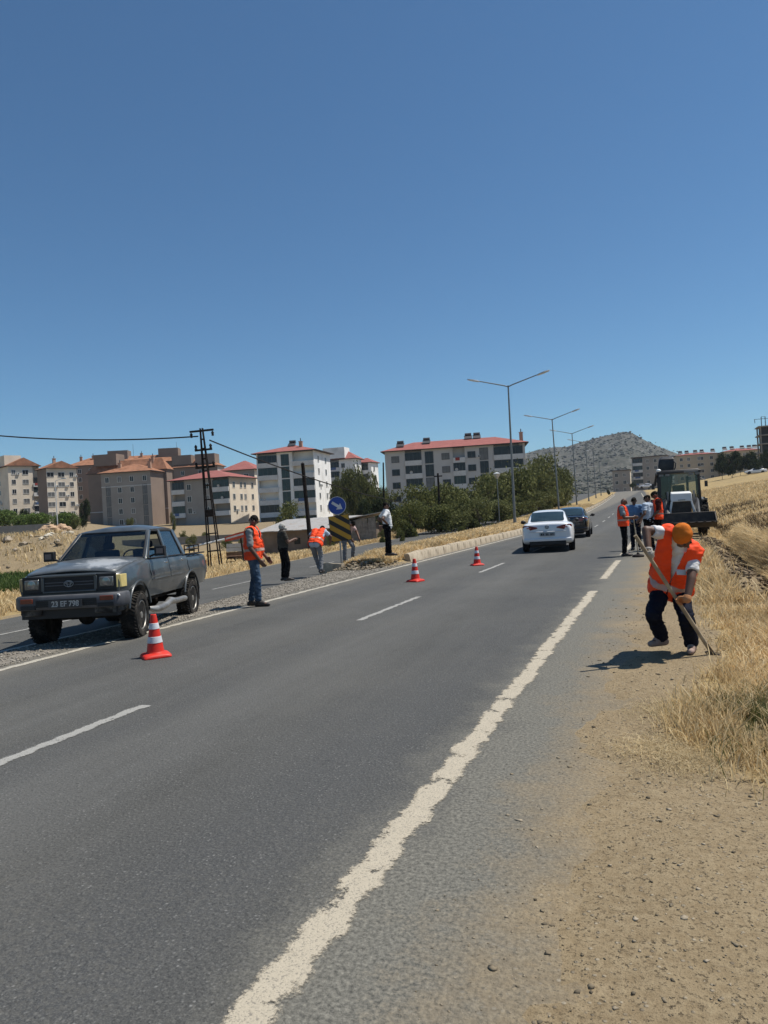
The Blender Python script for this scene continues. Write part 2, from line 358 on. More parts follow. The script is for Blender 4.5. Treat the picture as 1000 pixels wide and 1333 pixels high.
def paint(name, col, wear, wscale, hole_t=.60):
    m, N, L, b = newmat(name); vec, tc = ncoord(N, L)
    c = nmix(N, L, nnoise(N, L, vec, 14, 6), tuple(.8 * x for x in col), col)
    c = nmix(N, L, nrange(N, L, nnoise(N, L, vec, 110, 3, .7), .38, .46, .75, 0), c, (.14, .13, .11))
    am = N.new('ShaderNodeAttribute'); am.attribute_name = 'mid'; grit = nnoise(N, L, vec, 62, 4, .75)
    d = nmath(N, L, 'ADD', am.outputs['Fac'], nmath(N, L, 'ADD', nmath(N, L, 'MULTIPLY', nmath(N, L, 'SUBTRACT', grit, .5), .8), nmath(N, L, 'MULTIPLY', nmath(N, L, 'SUBTRACT', nnoise(N, L, vec, wscale, 10, .7), wear), -2.2)))
    w = nrange(N, L, d, .22, .46, 1, 0)
    hole = nmath(N, L, 'MULTIPLY', nrange(N, L, nnoise(N, L, vec, 3.6, 12, .72), hole_t, hole_t + .03), nrange(N, L, grit, .36, .50))
    w = nmath(N, L, 'MAXIMUM', w, hole)
    L.new(c, b.inputs['Base Color']); b.inputs['Roughness'].default_value = .75
    bp = N.new('ShaderNodeBump'); bp.inputs['Distance'].default_value = .004; L.new(nnoise(N, L, vec, 110, 3), bp.inputs['Height']); L.new(bp.outputs[0], b.inputs['Normal'])
    tr = N.new('ShaderNodeBsdfTransparent'); ms_ = N.new('ShaderNodeMixShader'); L.new(w, ms_.inputs[0]); L.new(b.outputs[0], ms_.inputs[1]); L.new(tr.outputs[0], ms_.inputs[2]); L.new(ms_.outputs[0], N['Material Output'].inputs[0])      # bare road where the paint has worn off
    return m
M_EDGE = paint('edge_paint', (.46, .40, .30), .53, 5.0, .57); M_DASH = paint('dash_paint', (.34, .33, .30), .55, 6.0); M_LEFT = paint('left_paint', (.46, .42, .34), .56, 5.0)

def terrain_mat():
    m, N, L, b = newmat('ground'); vec, tc = ncoord(N, L)
    at_ = N.new('ShaderNodeAttribute'); at_.attribute_name = 'zone'; sep = N.new('ShaderNodeSeparateColor'); L.new(at_.outputs['Color'], sep.inputs[0])
    dry, grn, grv = sep.outputs[0], sep.outputs[1], sep.outputs[2]
    dirt, n1, n2, n3, n4, peb = dirt_nodes(N, L, vec)
    fv, _ = ncoord(N, L, 1, .25, 1)
    g1 = nnoise(N, L, fv, 26, 6, .7)
    dg = nmix(N, L, nrange(N, L, g1, .3, .7), (.20, .135, .058), (.46, .345, .17))
    dg = nmix(N, L, nrange(N, L, n1, .42, .62, 0, .55), dg, (.37, .27, .115))
    dg = nmix(N, L, nrange(N, L, nnoise(N, L, vec, .28, 6, .6), .5, .68, 0, .7), dg, (.215, .165, .095))
    gn = nmix(N, L, nrange(N, L, g1, .3, .7), (.040, .070, .018), (.115, .155, .045))
    gvl = nmix(N, L, nrange(N, L, n3, .35, .65), (.10, .092, .08), (.33, .30, .255))
    gvl = nmix(N, L, nrange(N, L, n1, .3, .7, 0, .4), gvl, (.20, .17, .13))
    c = nmix(N, L, nrange(N, L, nmath(N, L, 'ADD', grv, nmath(N, L, 'MULTIPLY', nmath(N, L, 'SUBTRACT', n2, .5), .5)), .4, .6), dirt, gvl)
    c = nmix(N, L, nrange(N, L, nmath(N, L, 'ADD', dry, nmath(N, L, 'MULTIPLY', nmath(N, L, 'SUBTRACT', n2, .5), .7)), .38, .62), c, dg)
    c = nmix(N, L, nrange(N, L, nmath(N, L, 'ADD', grn, nmath(N, L, 'MULTIPLY', nmath(N, L, 'SUBTRACT', n2, .5), .8)), .4, .6), c, gn)
    L.new(c, b.inputs['Base Color']); b.inputs['Roughness'].default_value = .95; b.inputs['Specular IOR Level'].default_value = .15
    bp = N.new('ShaderNodeBump'); bp.inputs['Distance'].default_value = .013; bp.inputs['Strength'].default_value = .9
    h = nmath(N, L, 'ADD', nmath(N, L, 'SUBTRACT', nmath(N, L, 'MULTIPLY', n2, 1.2), nmath(N, L, 'MULTIPLY', nrange(N, L, n4, .58, .68), .3)), nmath(N, L, 'ADD', nmath(N, L, 'MULTIPLY', n3, .35), nmath(N, L, 'MULTIPLY', peb, .45)))
    L.new(h, bp.inputs['Height']); L.new(bp.outputs[0], b.inputs['Normal']); return m
M_GROUND = terrain_mat()

# ------------------------------------------------------------------ ground sheet, in road coordinates (x = across, y = along)
def spaced(stops):
    out = []
    for (a, b_, h0, h1) in stops:
        x = a
        while x < b_ - 1e-6:
            out.append(x); f = (x - a) / (b_ - a); x += h0 + (h1 - h0) * f
    out.append(stops[-1][1]); return np.array(out)
S_ = spaced([(-400, -20, 60, 12), (-20, 1.5, 4, .08), (1.5, 8, .06, .09), (8, 34, .09, .35), (34, 120, .4, 2), (120, 400, 2.5, 12), (400, 3000, 15, 220)])
U_ = spaced([(-2500, -400, 150, 30), (-400, -60, 12, 2.2), (-60, -21, 1.4, .4), (-21, -7.6, .26, .15), (-7.6, -1.3, .8, .4), (-1.3, 2.6, .05, .06), (2.6, 8, .07, .3), (8, 60, .4, 2.6), (60, 400, 4, 25), (400, 2500, 40, 160)])
SS, UU = np.meshgrid(S_, U_, indexing='ij'); ZZ = T(SS, UU)
V = np.stack([UU, SS, ZZ], -1).reshape(-1, 3); ns, nu = SS.shape
I = np.arange(ns * nu).reshape(ns, nu); Q = np.stack([I[:-1, :-1], I[:-1, 1:], I[1:, 1:], I[1:, :-1]], -1).reshape(-1, 4)
me = arr_mesh('ground', V, Q, M_GROUND); me.polygons.foreach_set('use_smooth', [True] * len(me.polygons))
XX = SS * math.sin(TH) + UU * math.cos(TH); YY = SS * math.cos(TH) - UU * math.sin(TH); uc = UU - c_road(SS)
ro_, lo_, zo_ = opp(SS)
def dry_zone(SS, UU, XX, YY):
    uc = UU - c_road(SS); ro_, lo_, zo_ = opp(SS)
    wv = .5 * fbm(SS * .6, UU * .6, 4, 50)
    e0 = np.interp(SS, [0, 4, 5.4, 6.4, 8, 14, 20, 30, 60], [1.3, .75, .0, .1, .22, .4, .3, 1.4, .2])
    r = sstep(-.30, .40, uc - e0 + wv * .9) * (uc > -2)
    onv = sstep(11, 14, SS) * (1 - sstep(30, 33, SS)); r = r * (1 - .9 * onv * sstep(.85, 1.15, uc) * (1 - sstep(1.9, 2.2, uc)))
    l = sstep(.15, .7, lo_ - UU + wv); l = l * (1 - sstep(38, 44, YY) * sstep(-.30, -.36, XX / np.maximum(YY, 1)) * .8) * (1 - .85 * sstep(52, 75, YY))
    md = ((UU < KERB_U + c_road(SS) - .1) & (UU > ro_ + .1)) * sstep(KERB_S0 - 2.2, KERB_S0 + .5, SS + wv)
    return np.clip(r + l + md, 0, 1)
zone = np.zeros((ns * nu, 4), np.float32); zone[:, 3] = 1
zone[:, 0] = dry_zone(SS, UU, XX, YY).ravel()
grn = sstep(31, 33, YY) * (1 - sstep(38, 41, YY)) * sstep(-12.5, -15, XX) * .9
grn = np.maximum(grn, .45 * np.exp(-(((SS - 5.6) / .8) ** 2 + ((uc - .75) / .55) ** 2)))
zone[:, 1] = grn.ravel()
gv = ((uc < -7.7) & (UU > ro_ - .2)) * (1 - sstep(KERB_S0 - 3, KERB_S0 - 1, SS)); zone[:, 2] = gv.ravel()
ca = me.color_attributes.new('zone', 'FLOAT_COLOR', 'POINT'); ca.data.foreach_set('color', zone.ravel())
ground_o = struct(link('ground', me, rot=(0, 0, -TH)))

def ribbon(name, m, ss, u0, u1, zf, nu=2, jit=0.0, seed=0):
    ss = np.asarray(ss, float); A = u0(ss); B = u1(ss)
    if jit: A = A + jit * fbm(ss * 14, ss * 0 + seed, 5, seed); B = B + jit * fbm(ss * 14, ss * 0 + seed + 9, 5, seed + 5)
    k = np.linspace(0, 1, nu)[None, :]; UUr = A[:, None] * (1 - k) + B[:, None] * k; SSr = np.repeat(ss[:, None], nu, 1)
    ZZr = zf(SSr, UUr); Vr = np.stack([UUr, SSr, ZZr], -1).reshape(-1, 3); I = np.arange(len(ss) * nu).reshape(len(ss), nu)
    Qr = np.stack([I[:-1, :-1], I[:-1, 1:], I[1:, 1:], I[1:, :-1]], -1).reshape(-1, 4)
    me = arr_mesh(name, Vr, Qr, m); at2 = me.attributes.new('mid', 'FLOAT', 'POINT'); at2.data.foreach_set('value', np.repeat((1 - np.abs(2 * k - 1)), len(ss), 0).astype(np.float32).ravel())
    return link(name, me, rot=(0, 0, -TH))
sl = spaced([(-25, 30, 1, .5), (30, 240, 1.5, 4)])
zmain = lambda s, u: z_road(s)
struct(ribbon('road', M_ROAD, sl, lambda s: c_road(s) - 8.12, lambda s: c_road(s) - .25, zmain, 12))
so = spaced([(-25, 30, 1, .5), (30, 300, 1.5, 4)])
struct(ribbon('opposite_road', M_ROAD2, so, lambda s: opp(s)[1], lambda s: opp(s)[0], lambda s, u: opp(s)[2], 10))
# painted lines
sle = spaced([(.8, 8, .03, .04), (8, 30, .05, .2), (30, 200, .5, 4)])
edge = None
for a_, b_ in ((.8, 14.2), (16.4, 21.4), (23.5, 200)):
  struct(ribbon('edge_line', M_EDGE, np.concatenate([[a_], sle[(sle > a_) & (sle < b_)], [b_]]), lambda s: c_road(s) - 1.495, lambda s: c_road(s) - 1.275, lambda s, u: z_road(s) + .004, 3, .012, 4))
struct(ribbon('left_line', M_LEFT, spaced([(-5, 30, .1, .2), (30, 200, .5, 4)]), lambda s: c_road(s) - 7.88, lambda s: c_road(s) - 7.72, lambda s, u: z_road(s) + .004, 3, .03, 8))
for i, s0 in enumerate([2.6, 10.7, 18.7, 26.7, 34.7, 42.7, 50.7, 58.7, 66.7, 74.7]):
    struct(ribbon('lane_dash', M_DASH, np.linspace(s0, s0 + 3.0, 40), lambda s: c_road(s) - 4.72, lambda s: c_road(s) - 4.575, lambda s, u: z_road(s) + .004, 3, .02, 12 + i))
for i, s0 in enumerate([9.5, 17.5, 25.5]):
    struct(ribbon('opposite_lane_dash', M_DASH, np.linspace(s0, s0 + 3.0, 20), lambda s: (opp(s)[0] + opp(s)[1]) / 2 - .06, lambda s: (opp(s)[0] + opp(s)[1]) / 2 + .06, lambda s, u: opp(s)[2] + .004, 3, .02, 30 + i))
struct(ribbon('opposite_edge_line', M_LEFT, spaced([(-5, 30, .2, .3), (30, 120, 1, 3)]), lambda s: opp(s)[0] - .22, lambda s: opp(s)[0] - .08, lambda s, u: opp(s)[2] + .004, 3, .02, 40))

# ------------------------------------------------------------------ hill behind
def hill_mat():
    m, N, L, b = newmat('hill'); vec, tc = ncoord(N, L)
    c = nmix(N, L, nrange(N, L, nnoise(N, L, vec, .012, 8, .6), .35, .65), (.068, .065, .050), (.112, .105, .086))
    c = nmix(N, L, nrange(N, L, nnoise(N, L, vec, .09, 6, .65), .5, .62, 0, .8), c, (.16, .15, .135))
    vo = N.new('ShaderNodeTexVoronoi'); vo.inputs['Scale'].default_value = .2; L.new(vec, vo.inputs['Vector'])
    sp_ = nmath(N, L, 'MULTIPLY', nrange(N, L, vo.outputs['Distance'], .38, .5, 1, 0), nrange(N, L, nnoise(N, L, vec, .02, 5), .32, .5))
    c = nmix(N, L, sp_, c, (.042, .048, .034))
    L.new(c, b.inputs['Base Color']); b.inputs['Roughness'].default_value = 1; b.inputs['Specular IOR Level'].default_value = .05
    return m
hx = [430, 520, 600, 640, 690, 700, 721, 737, 748, 764, 780, 796, 812, 825, 841, 860, 893, 930, 980, 1060, 1200]
hy = [655, 640, 618, 600, 588, 586, 583, 583, 579, 574, 569.5, 566, 562, 565, 574, 582, 594, 606, 622, 640, 650]
ang = [math.atan2(ray(x, y).x, ray(x, y).y) for x, y in zip(hx, hy)]
elv = [ray(x, y).z / math.hypot(ray(x, y).x, ray(x, y).y) for x, y in zip(hx, hy)]
A_ = np.linspace(ang[0], ang[-1], 220); R_ = np.concatenate([np.linspace(520, 1400, 90), np.linspace(1420, 2300, 30)])
AA, RR = np.meshgrid(A_, R_, indexing='ij'); crest = np.interp(AA, ang, elv) * 1400 + EYE
px_, py_ = RR * np.sin(AA), RR * np.cos(AA)
tt = np.clip((RR - 520) / 880, 0, 1); prof = np.where(RR < 1400, .18 * tt + .82 * tt ** 1.7, 1 - .9 * ((RR - 1400) / 900) ** 1.4)
HZ = 2 + (crest - 2) * prof + 13 * fbm(px_ * .012, py_ * .012, 5, 60) * np.sin(np.pi * np.clip(tt, 0, .93)) 
HV = np.stack([px_, py_, HZ], -1).reshape(-1, 3); I = np.arange(HV.shape[0]).reshape(AA.shape)
me = arr_mesh('hill', HV, np.stack([I[:-1, :-1], I[1:, :-1], I[1:, 1:], I[:-1, 1:]], -1).reshape(-1, 4), hill_mat())
me.polygons.foreach_set('use_smooth', [True] * len(me.polygons)); struct(link('hill', me))

# ------------------------------------------------------------------ median kerb, stone by stone
M_KERB = mat('kerb_concrete', (.42, .355, .265), .9, var=.2, scale=2.0, bump=.006, bscale=30, dirt=(.17, .13, .09), dirt_amt=.75, dscale=5)
kerb = thing('median_kerb', 'long cracked concrete kerb along the raised grass median', 'kerb', W(KERB_S0, KERB_U, 0))
kb_meshes = []
for k in range(4):
    rnd = random.Random(k); mb = MB(); L_ = .993; h = .30
    mb.loft([[(-.12 + rnd.uniform(-.008, .008), y, -.12), (.10, y, -.12), (.085 + rnd.uniform(-.012, .006), y, h - .06), (.05, y, h + rnd.uniform(-.012, .004)), (-.12, y, h + rnd.uniform(-.01, .005))] for y in np.linspace(0.012, L_, 6)])
    kb_meshes.append(mb.mesh('kerb_stone', M_KERB, 40))
s = KERB_S0; n = 0
while s < 200:
    ln = 1.0 if s < 90 else 3.0
    p = W(s, KERB_U + float(c_road(s)), float(z_road(s))) - W(KERB_S0, KERB_U); q = W(s + ln, KERB_U + float(c_road(s + ln)), 0) - W(KERB_S0, KERB_U)
    a = math.atan2(q.x - p.x, q.y - p.y)
    r = random.Random(n)
    o = link('kerb_stone', kb_meshes[n % 4], kerb, (p.x, p.y, p.z + r.uniform(-.015, .01)), (r.uniform(-.008, .008), r.uniform(-.03, .01), -a + r.uniform(-.008, .008)), (1, ln, 1)); s += ln; n += 1
o = kerb.children[0]; o.rotation_euler = (rad(4), rad(-9), -TH - .14); o.location.z -= .03
o = link('kerb_stone', kb_meshes[2], kerb, tuple(W(21.9, -9.95, -.18) - W(KERB_S0, KERB_U)), (rad(3), rad(5), -TH + 1.35), (1, .9, 1))
# ------------------------------------------------------------------ buildings
M_PANE = mat('window_pane', (.013, .016, .019), .15, var=.5, scale=.35, spec=.35)
M_PANE_G = mat('window_pane_green', (.020, .036, .036), .12, var=.4, scale=.5, spec=.35)
M_CURT = mat('window_curtain', (.13, .13, .125), .4, var=.3, scale=.8)
M_FRW = mat('window_frame_white', (.62, .61, .58), .6); M_FRD = mat('window_frame_dark', (.06, .065, .07), .5)
M_PARA = mat('balcony_white', (.60, .59, .57), .8, dirt=(.3, .28, .25), dirt_amt=.4, dscale=.4)
M_TILE_R = mat('roof_red', (.30, .115, .10), .8, var=.12, scale=.8, dirt=(.22, .08, .07), dirt_amt=.5, dscale=.6)
M_TILE_B = mat('roof_brown', (.30, .145, .085), .85, var=.25, scale=.8, dirt=(.16, .09, .06), dirt_amt=.6, dscale=.5)
M_EAVE = mat('eave_dark', (.07, .055, .05), .8); M_CHIM = mat('chimney', (.42, .27, .19), .9); M_TANK = mat('roof_heater', (.045, .045, .05), .5)
WIN = {}
AC_MESH = MB().b(-.42, .42, -.36, -.02, -.3, .3).lathe([(.22, -.37), (.22, -.361)], (.12, 0, 0), 'y', 12, mi=1).mesh('air_conditioner', [mat('ac_white', (.5, .5, .48), .7), M_FRD])
DISH_MESH = MB().lathe([(.01, .02), (.2, -.01), (.36, -.09), (.37, -.08), (.2, .03), (.01, .05)], (0, 0, .2), 'y', 14).tube((0, .03, .2), (0, .12, -.1), .03, n=6).mesh('satellite_dish', mat('dish_grey', (.42, .42, .41), .6))
CLOTHS = [mat('laundry_red', (.30, .06, .05), .9), mat('laundry_white', (.55, .55, .53), .9), mat('laundry_blue', (.08, .13, .25), .9), mat('laundry_tan', (.36, .28, .19), .9)]
def win_mesh(w, h, fr, pn, mull):
    k = (round(w, 2), round(h, 2), fr.name, pn.name, mull)
    if k not in WIN:
        f = MB(); t = .09
        f.b(-w / 2 - t, w / 2 + t, -.07, .05, h / 2, h / 2 + t).b(-w / 2 - t, w / 2 + t, -.1, .05, -h / 2 - t, -h / 2)
        f.b(-w / 2 - t, -w / 2, -.07, .05, -h / 2, h / 2).b(w / 2, w / 2 + t, -.07, .05, -h / 2, h / 2)
        for i in range(1, mull): x = -w / 2 + w * i / mull; f.b(x - .03, x + .03, -.05, .03, -h / 2, h / 2)
        WIN[k] = (f.mesh('window', fr), MB().b(-w / 2, w / 2, -.02, .04, -h / 2, h / 2).mesh('pane', pn))
    return WIN[k]
def kx(px, py=640): d = ray(px, py); return d.x / d.y
def building(name, label, px_l, px_c, px_r, D, phi, y_top, floors, fh, front, side, walls, roof='hip', roof_mat=None, rise=2.2, over=.7,
             setb=1.3, frame=None, pane=None, y_c=None, zb=-2.5, extras=(), side_mat=1, band=None):
    c = at(px_c, y_c or y_top, D); ztop = c.z; phi = rad(phi)
    k = kx(px_l, y_top); dx, dy = -math.cos(phi), -math.sin(phi); wl_ = (k * c.y - c.x) / (dx - k * dy)
    k = kx(px_r, y_top); dx, dy = -math.sin(phi), math.cos(phi); wr = (k * c.y - c.x) / (dx - k * dy) if px_r else 12
    if wr < 3 or wr > 40: wr = 13
    root = thing(name, label, 'building', (c.x, c.y, zb), phi); ht = ztop - zb
    has_b = any(q[2] == 'b' for q in front); hs = any(q[2] == 'b' for q in side)
    sbf = setb if has_b else 0.0; sbs = setb if hs else 0.0
    w = MB(); w.b(-wl_, -sbs, sbf, wr, 0, ht)
    if has_b:
        edges = [0] + sorted(sum([[q[0], q[1]] for q in front if q[2] == 'b'], [])) + [1]
        for a, b_ in zip(edges[::2], edges[1::2]):
            if b_ - a > .005: w.b(-wl_ + a * wl_, -wl_ + b_ * wl_ - (sbs if b_ > .99 and hs else 0), 0, sbf, 0, ht)
    if hs:
        edges = [0] + sorted(sum([[q[0], q[1]] for q in side if q[2] == 'b'], [])) + [1]
        for a, b_ in zip(edges[::2], edges[1::2]):
            if b_ - a > .005: w.b(-sbs, 0, a * wr, b_ * wr, 0, ht)
    # side walls take the second colour, brighter where a pair paints sun and shade
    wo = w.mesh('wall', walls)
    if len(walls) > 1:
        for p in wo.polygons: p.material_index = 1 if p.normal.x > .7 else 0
    link('wall', wo, root)
    if band:
        for zz in band:
            MB().b(-wl_ - .05, .05, -.06, .02, ht - zz - .2, ht - zz).build('wall_band', M_PARA, root)
    fr = frame or M_FRW; pn = pane or M_PANE; rnd = random.Random(hash(name + str(px_c)) % 1000 if False else int(px_c * 7))
    def put(fac, f0, f1, kind, fl0=0, fl1=99, ww=None, pmat=None):
        Lf = wl_ if fac == 0 else wr
        for i in range(floors):
            if i < fl0 or i > fl1: continue
            zc = ht - .35 - fh * i - fh * .5; x = (f0 + f1) / 2 * Lf; cw = (f1 - f0) * Lf
            if kind in 'wt':
                wd = ww or (1.1 if kind == 'w' else cw * .8); hh = 1.35 if kind == 'w' else fh * .86
                pm_ = pmat or (pn if rnd.random() < .7 else M_CURT)
                a, b_ = win_mesh(wd, hh, fr if kind == 'w' else M_FRD, pm_, 2 if wd > .9 else 1)
                lo, ro = ((-Lf + x, 0, zc), 0) if fac == 0 else ((0, x, zc), math.pi / 2)
                o = link('window', a, root, lo, (0, 0, ro)); link('pane', b_, o)
                if kind == 'w' and rnd.random() < .16: link('air_conditioner', AC_MESH, root, (lo[0] + (wd * .5 + .75) * math.cos(ro), lo[1] + (wd * .5 + .75) * math.sin(ro), zc - .5), (0, 0, ro))
            else:
                z0 = zc - fh * .5 + .1; mb = MB(); ov = .25
                mb.b(-cw / 2, cw / 2, -ov, setb, z0 - .18, z0).b(-cw / 2 - .05, cw / 2 + .05, -ov - .12, -ov, z0 - .24, z0 + .95)
                mb.b(-cw / 2 - .05, -cw / 2 + .05, -ov, 0, z0 - .18, z0 + .95).b(cw / 2 - .05, cw / 2 + .05, -ov, 0, z0 - .18, z0 + .95)
                lo, ro = ((-Lf + x, 0, 0), 0) if fac == 0 else ((0, x, 0), math.pi / 2)
                o = mb.build('balcony', [M_PARA], root); o.location = lo; o.rotation_euler.z = ro
                if rnd.random() < .28: link('satellite_dish', DISH_MESH, o, (rnd.uniform(-.35, .35) * cw, -.5, z0 + 1.05))
                if rnd.random() < .35: MB().b(-cw * .3, cw * rnd.uniform(.0, .3), -.43, -.39, z0 + .25, z0 + .98).build('hung_cloth', CLOTHS[rnd.randrange(4)], o)
                if rnd.random() < .75 or kind == 'g':     # glazed in
                    gl = MB().b(-cw / 2 + .06, cw / 2 - .06, -.06, -.02, z0 + .95, z0 + fh - .3).build('pane', pmat or (M_PANE if rnd.random() < .6 else M_PANE_G), o)
                    mu = MB()
                    for j in range(5): xx = -cw / 2 + .08 + (cw - .16) * j / 4; mu.b(xx - .03, xx + .03, -.1, -.062, z0 + .95, z0 + fh - .3)
                    mu.build('mullion', M_FRD, o)
    for q in front: put(0, *q)
    for q in side: put(1, *q)
    o_ = over
    if roof in ('hip', 'gable'):
        x0, x1, y0, y1 = -wl_ - o_, o_, -o_, wr + o_; zt = ht + .18; mb = MB()
        cx = (y1 - y0) / 2 if roof == 'hip' else 0.0; ins = min(cx, (x1 - x0) / 2 - .3)
        ym = (y0 + y1) / 2; vs = [(x0, y0, zt), (x1, y0, zt), (x1, y1, zt), (x0, y1, zt), (x0 + ins, ym, zt + rise), (x1 - ins, ym, zt + rise)]
        fs = [(0, 1, 5, 4), (2, 3, 4, 5), (1, 2, 5), (3, 0, 4)]
        mb.add(vs, fs); ro = mb.build('roof', roof_mat or M_TILE_R, root)
        MB().b(x0, x1, y0, y1, ht + .0, ht + .16).build('eave', M_EAVE, ro)
        for (fx, fy, kind) in extras:
            X = x0 + fx * (x1 - x0); Yv = y0 + fy * (y1 - y0); zz = zt + rise * min(1, min(fy, 1 - fy) * 2) * .95 - .2
            mb = MB()
            if kind == 'h':
                mb.box((X, Yv, zz + .75), (1.9, 1.6, .12), Matrix.Rotation(rad(32), 3, 'X')).tube((X - .8, Yv + .75, zz + 1.5), (X + .8, Yv + .75, zz + 1.5), .33, n=8)
                for sx in (-.7, .7): mb.b(X + sx - .04, X + sx + .04, Yv + .6, Yv + .8, zz - .3, zz + 1.4)
                mb.build('roof_heater', M_TANK, ro)
            elif kind == 'c':
                mb.b(X - .4, X + .4, Yv - .4, Yv + .4, zz - .5, zz + 1.5).b(X - .5, X + .5, Yv - .5, Yv + .5, zz + 1.5, zz + 1.62); mb.build('chimney', M_CHIM, ro)
                MB().tube((X, Yv, zz + 1.6), (X, Yv, zz + 2.4), .12, n=6).build('chimney_pipe', M_TANK, ro)
            elif kind == 'a':
                mb.tube((X, Yv, zz), (X, Yv, zz + 5), .05, n=5).build('antenna', M_TANK, ro)
            elif kind == 'm':
                mb.b(X - 3.5, X + 3.5, Yv - 2.5, Yv + 2.5, zz - 1, zz + 2.3); mb.build('lift_housing', [walls[0]], ro)
    else:
        MB().b(-wl_ - .3, .3, -.3, wr + .3, ht, ht + .35).build('roof', M_EAVE, root)
    return root, wl_, wr, ht
W_WHITE = mat('render_white', (.80, .79, .76), .9, var=.06, scale=.3, dirt=(.4, .38, .34), dirt_amt=.5, dscale=.25)
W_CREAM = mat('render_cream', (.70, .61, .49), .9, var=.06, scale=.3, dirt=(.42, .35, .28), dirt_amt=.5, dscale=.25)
W_PINK = mat('render_pinkish', (.52, .43, .38), .9, var=.06, scale=.3, dirt=(.4, .32, .27), dirt_amt=.4, dscale=.25)
W_BROWN = mat('render_taupe', (.24, .182, .145), .9, var=.08, scale=.25, dirt=(.17, .13, .105), dirt_amt=.5, dscale=.2)
W_GREY = mat('render_grey', (.31, .285, .255), .9, var=.08, scale=.25, dirt=(.21, .19, .17), dirt_amt=.5, dscale=.2)
W_YEL = mat('render_sand', (.46, .385, .28), .9, var=.08, scale=.25, dirt=(.32, .26, .19), dirt_amt=.5, dscale=.2)

wcol = lambda xs, wd=None, a=0, b_=99: [(x - .01, x + .01, 'w', a, b_, wd) for x in xs]
# cream flats, far left: two lit wings
building('apartment_building', 'cream apartment wing with brown tiled roof and dark balcony openings behind round trees', -25, 10, 50.5, 232, -46, 607, 5, 3.05,
         wcol([.3, .7]), wcol([.17, .22 + .0]) [:1] + wcol([.55], 1.7) + [(.79, .98, 'b', 1, 9)], [W_CREAM, W_CREAM], 'gable', M_TILE_B, 2.6, .6, extras=[(.75, .3, 'm')])
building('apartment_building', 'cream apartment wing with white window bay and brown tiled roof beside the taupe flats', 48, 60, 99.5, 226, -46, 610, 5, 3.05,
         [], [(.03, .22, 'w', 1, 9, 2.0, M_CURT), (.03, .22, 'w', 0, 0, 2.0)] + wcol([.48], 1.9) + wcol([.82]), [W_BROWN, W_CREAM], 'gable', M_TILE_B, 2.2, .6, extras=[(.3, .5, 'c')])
# taupe flats
building('apartment_building', 'long taupe apartment block with brown roof rising behind other taupe flats', 88, 236, 244, 262, 4, 600, 6, 3.0, wcol([.1, .2, .32, .5, .62, .8]), [], [W_BROWN, W_PINK], 'hip', M_TILE_B, 3, .6,
         extras=[(.1, .35, 'c'), (.2, .4, 'c'), (.42, .5, 'm'), (.62, .4, 'c'), (.86, .5, 'm'), (.55, .4, 'a'), (.93, .4, 'a')])
building('apartment_building', 'taupe apartment block with pale window surrounds and tall stair windows', 131, 195.5, 200, 203, -6, 613, 6, 2.95,
         wcol([.12, .37, .62, .88], 1.0, 0, 0) + [(.1, .17, 't', 1, 4, 1.1, M_CURT), (.84, .91, 't', 1, 4, 1.1, M_CURT)] + wcol([.37, .62], 1.0, 1, 4) + wcol([.12, .37, .88], 1.0, 5, 5),
         [], [W_GREY, W_BROWN], 'hip', M_TILE_B, 2.6, .8, extras=[(.3, .3, 'c'), (.85, .3, 'c')], band=[3.6, 15.6])
building('apartment_building', 'plain taupe rear wing of flats with tiled slope and blank walls', 114, 216.5, 224, 212, -8, 611, 5, 3.0, [], [], [W_BROWN, W_BROWN], 'hip', M_TILE_B, 3.4, .4, extras=[(.25, .5, 'm'), (.8, .4, 'c')], band=[11])
# grey flats over shops
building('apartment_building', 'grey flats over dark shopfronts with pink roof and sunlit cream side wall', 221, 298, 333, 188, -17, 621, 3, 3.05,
         [(.03, .24, 'b'), (.28, .36, 'w'), (.58, .66, 'w'), (.72, .99, 'b')], [(.1, .2, 'w'), (.36, .46, 'w'), (.52, .6, 'w'), (.8, .88, 'w')], [W_GREY, W_CREAM], 'hip', M_TILE_R, 2.4, .8, zb=.2)  # grey front and cream side paint the shaded and the sunlit face
building('apartment_building', 'flats with pink hipped roof half hidden behind the grey flats', 288, 331, 334, 225, -10, 611, 4, 3.0, wcol([.2, .45, .75], 1.4), [], [W_GREY, W_CREAM], 'hip', M_TILE_R, 3.2, .8)
building('apartment_building', 'brown roofed flats seen between the lattice pole and pink roofs', 226, 283, 292, 255, -6, 606, 5, 3.0, wcol([.2, .6]), [], [W_BROWN, W_PINK], 'hip', M_TILE_B, 2.8, .6, extras=[(.2, .4, 'm'), (.7, .4, 'm')])
# white tower
building('apartment_tower', 'tall white apartment tower with glazed balconies and red roof', 333, 408, 429, 180, -11, 586, 6, 3.05,
         [(.02, .36, 'b'), (.42, .58, 't', 0, 9, None, M_PANE_G), (.63, .99, 'b')], [(.18, .32, 'w'), (.62, .76, 'w')], [W_WHITE, W_WHITE], 'hip', M_TILE_R, 2.2, 1.0,
         extras=[(.5, .42, 'h'), (.68, .30, 'c')], zb=.2)
building('apartment_building', 'white flats with small balconies behind tall poplar trees', 427, 462, 470, 226, -16, 597, 4, 3.0, [(.02, .4, 'b'), (.5, .6, 'w')], [(.2, .4, 'w')], [W_WHITE, W_WHITE], 'hip', M_TILE_R, 2.6, .8, extras=[(.3, .3, 'm')])
building('apartment_building', 'white flats with balconies between poplars and the big grey block', 463, 483, 492, 232, -20, 602, 5, 3.0, [(.1, .8, 'b')], [(.3, .5, 'w')], [W_WHITE, W_WHITE], 'hip', M_TILE_R, 1.6, .6)
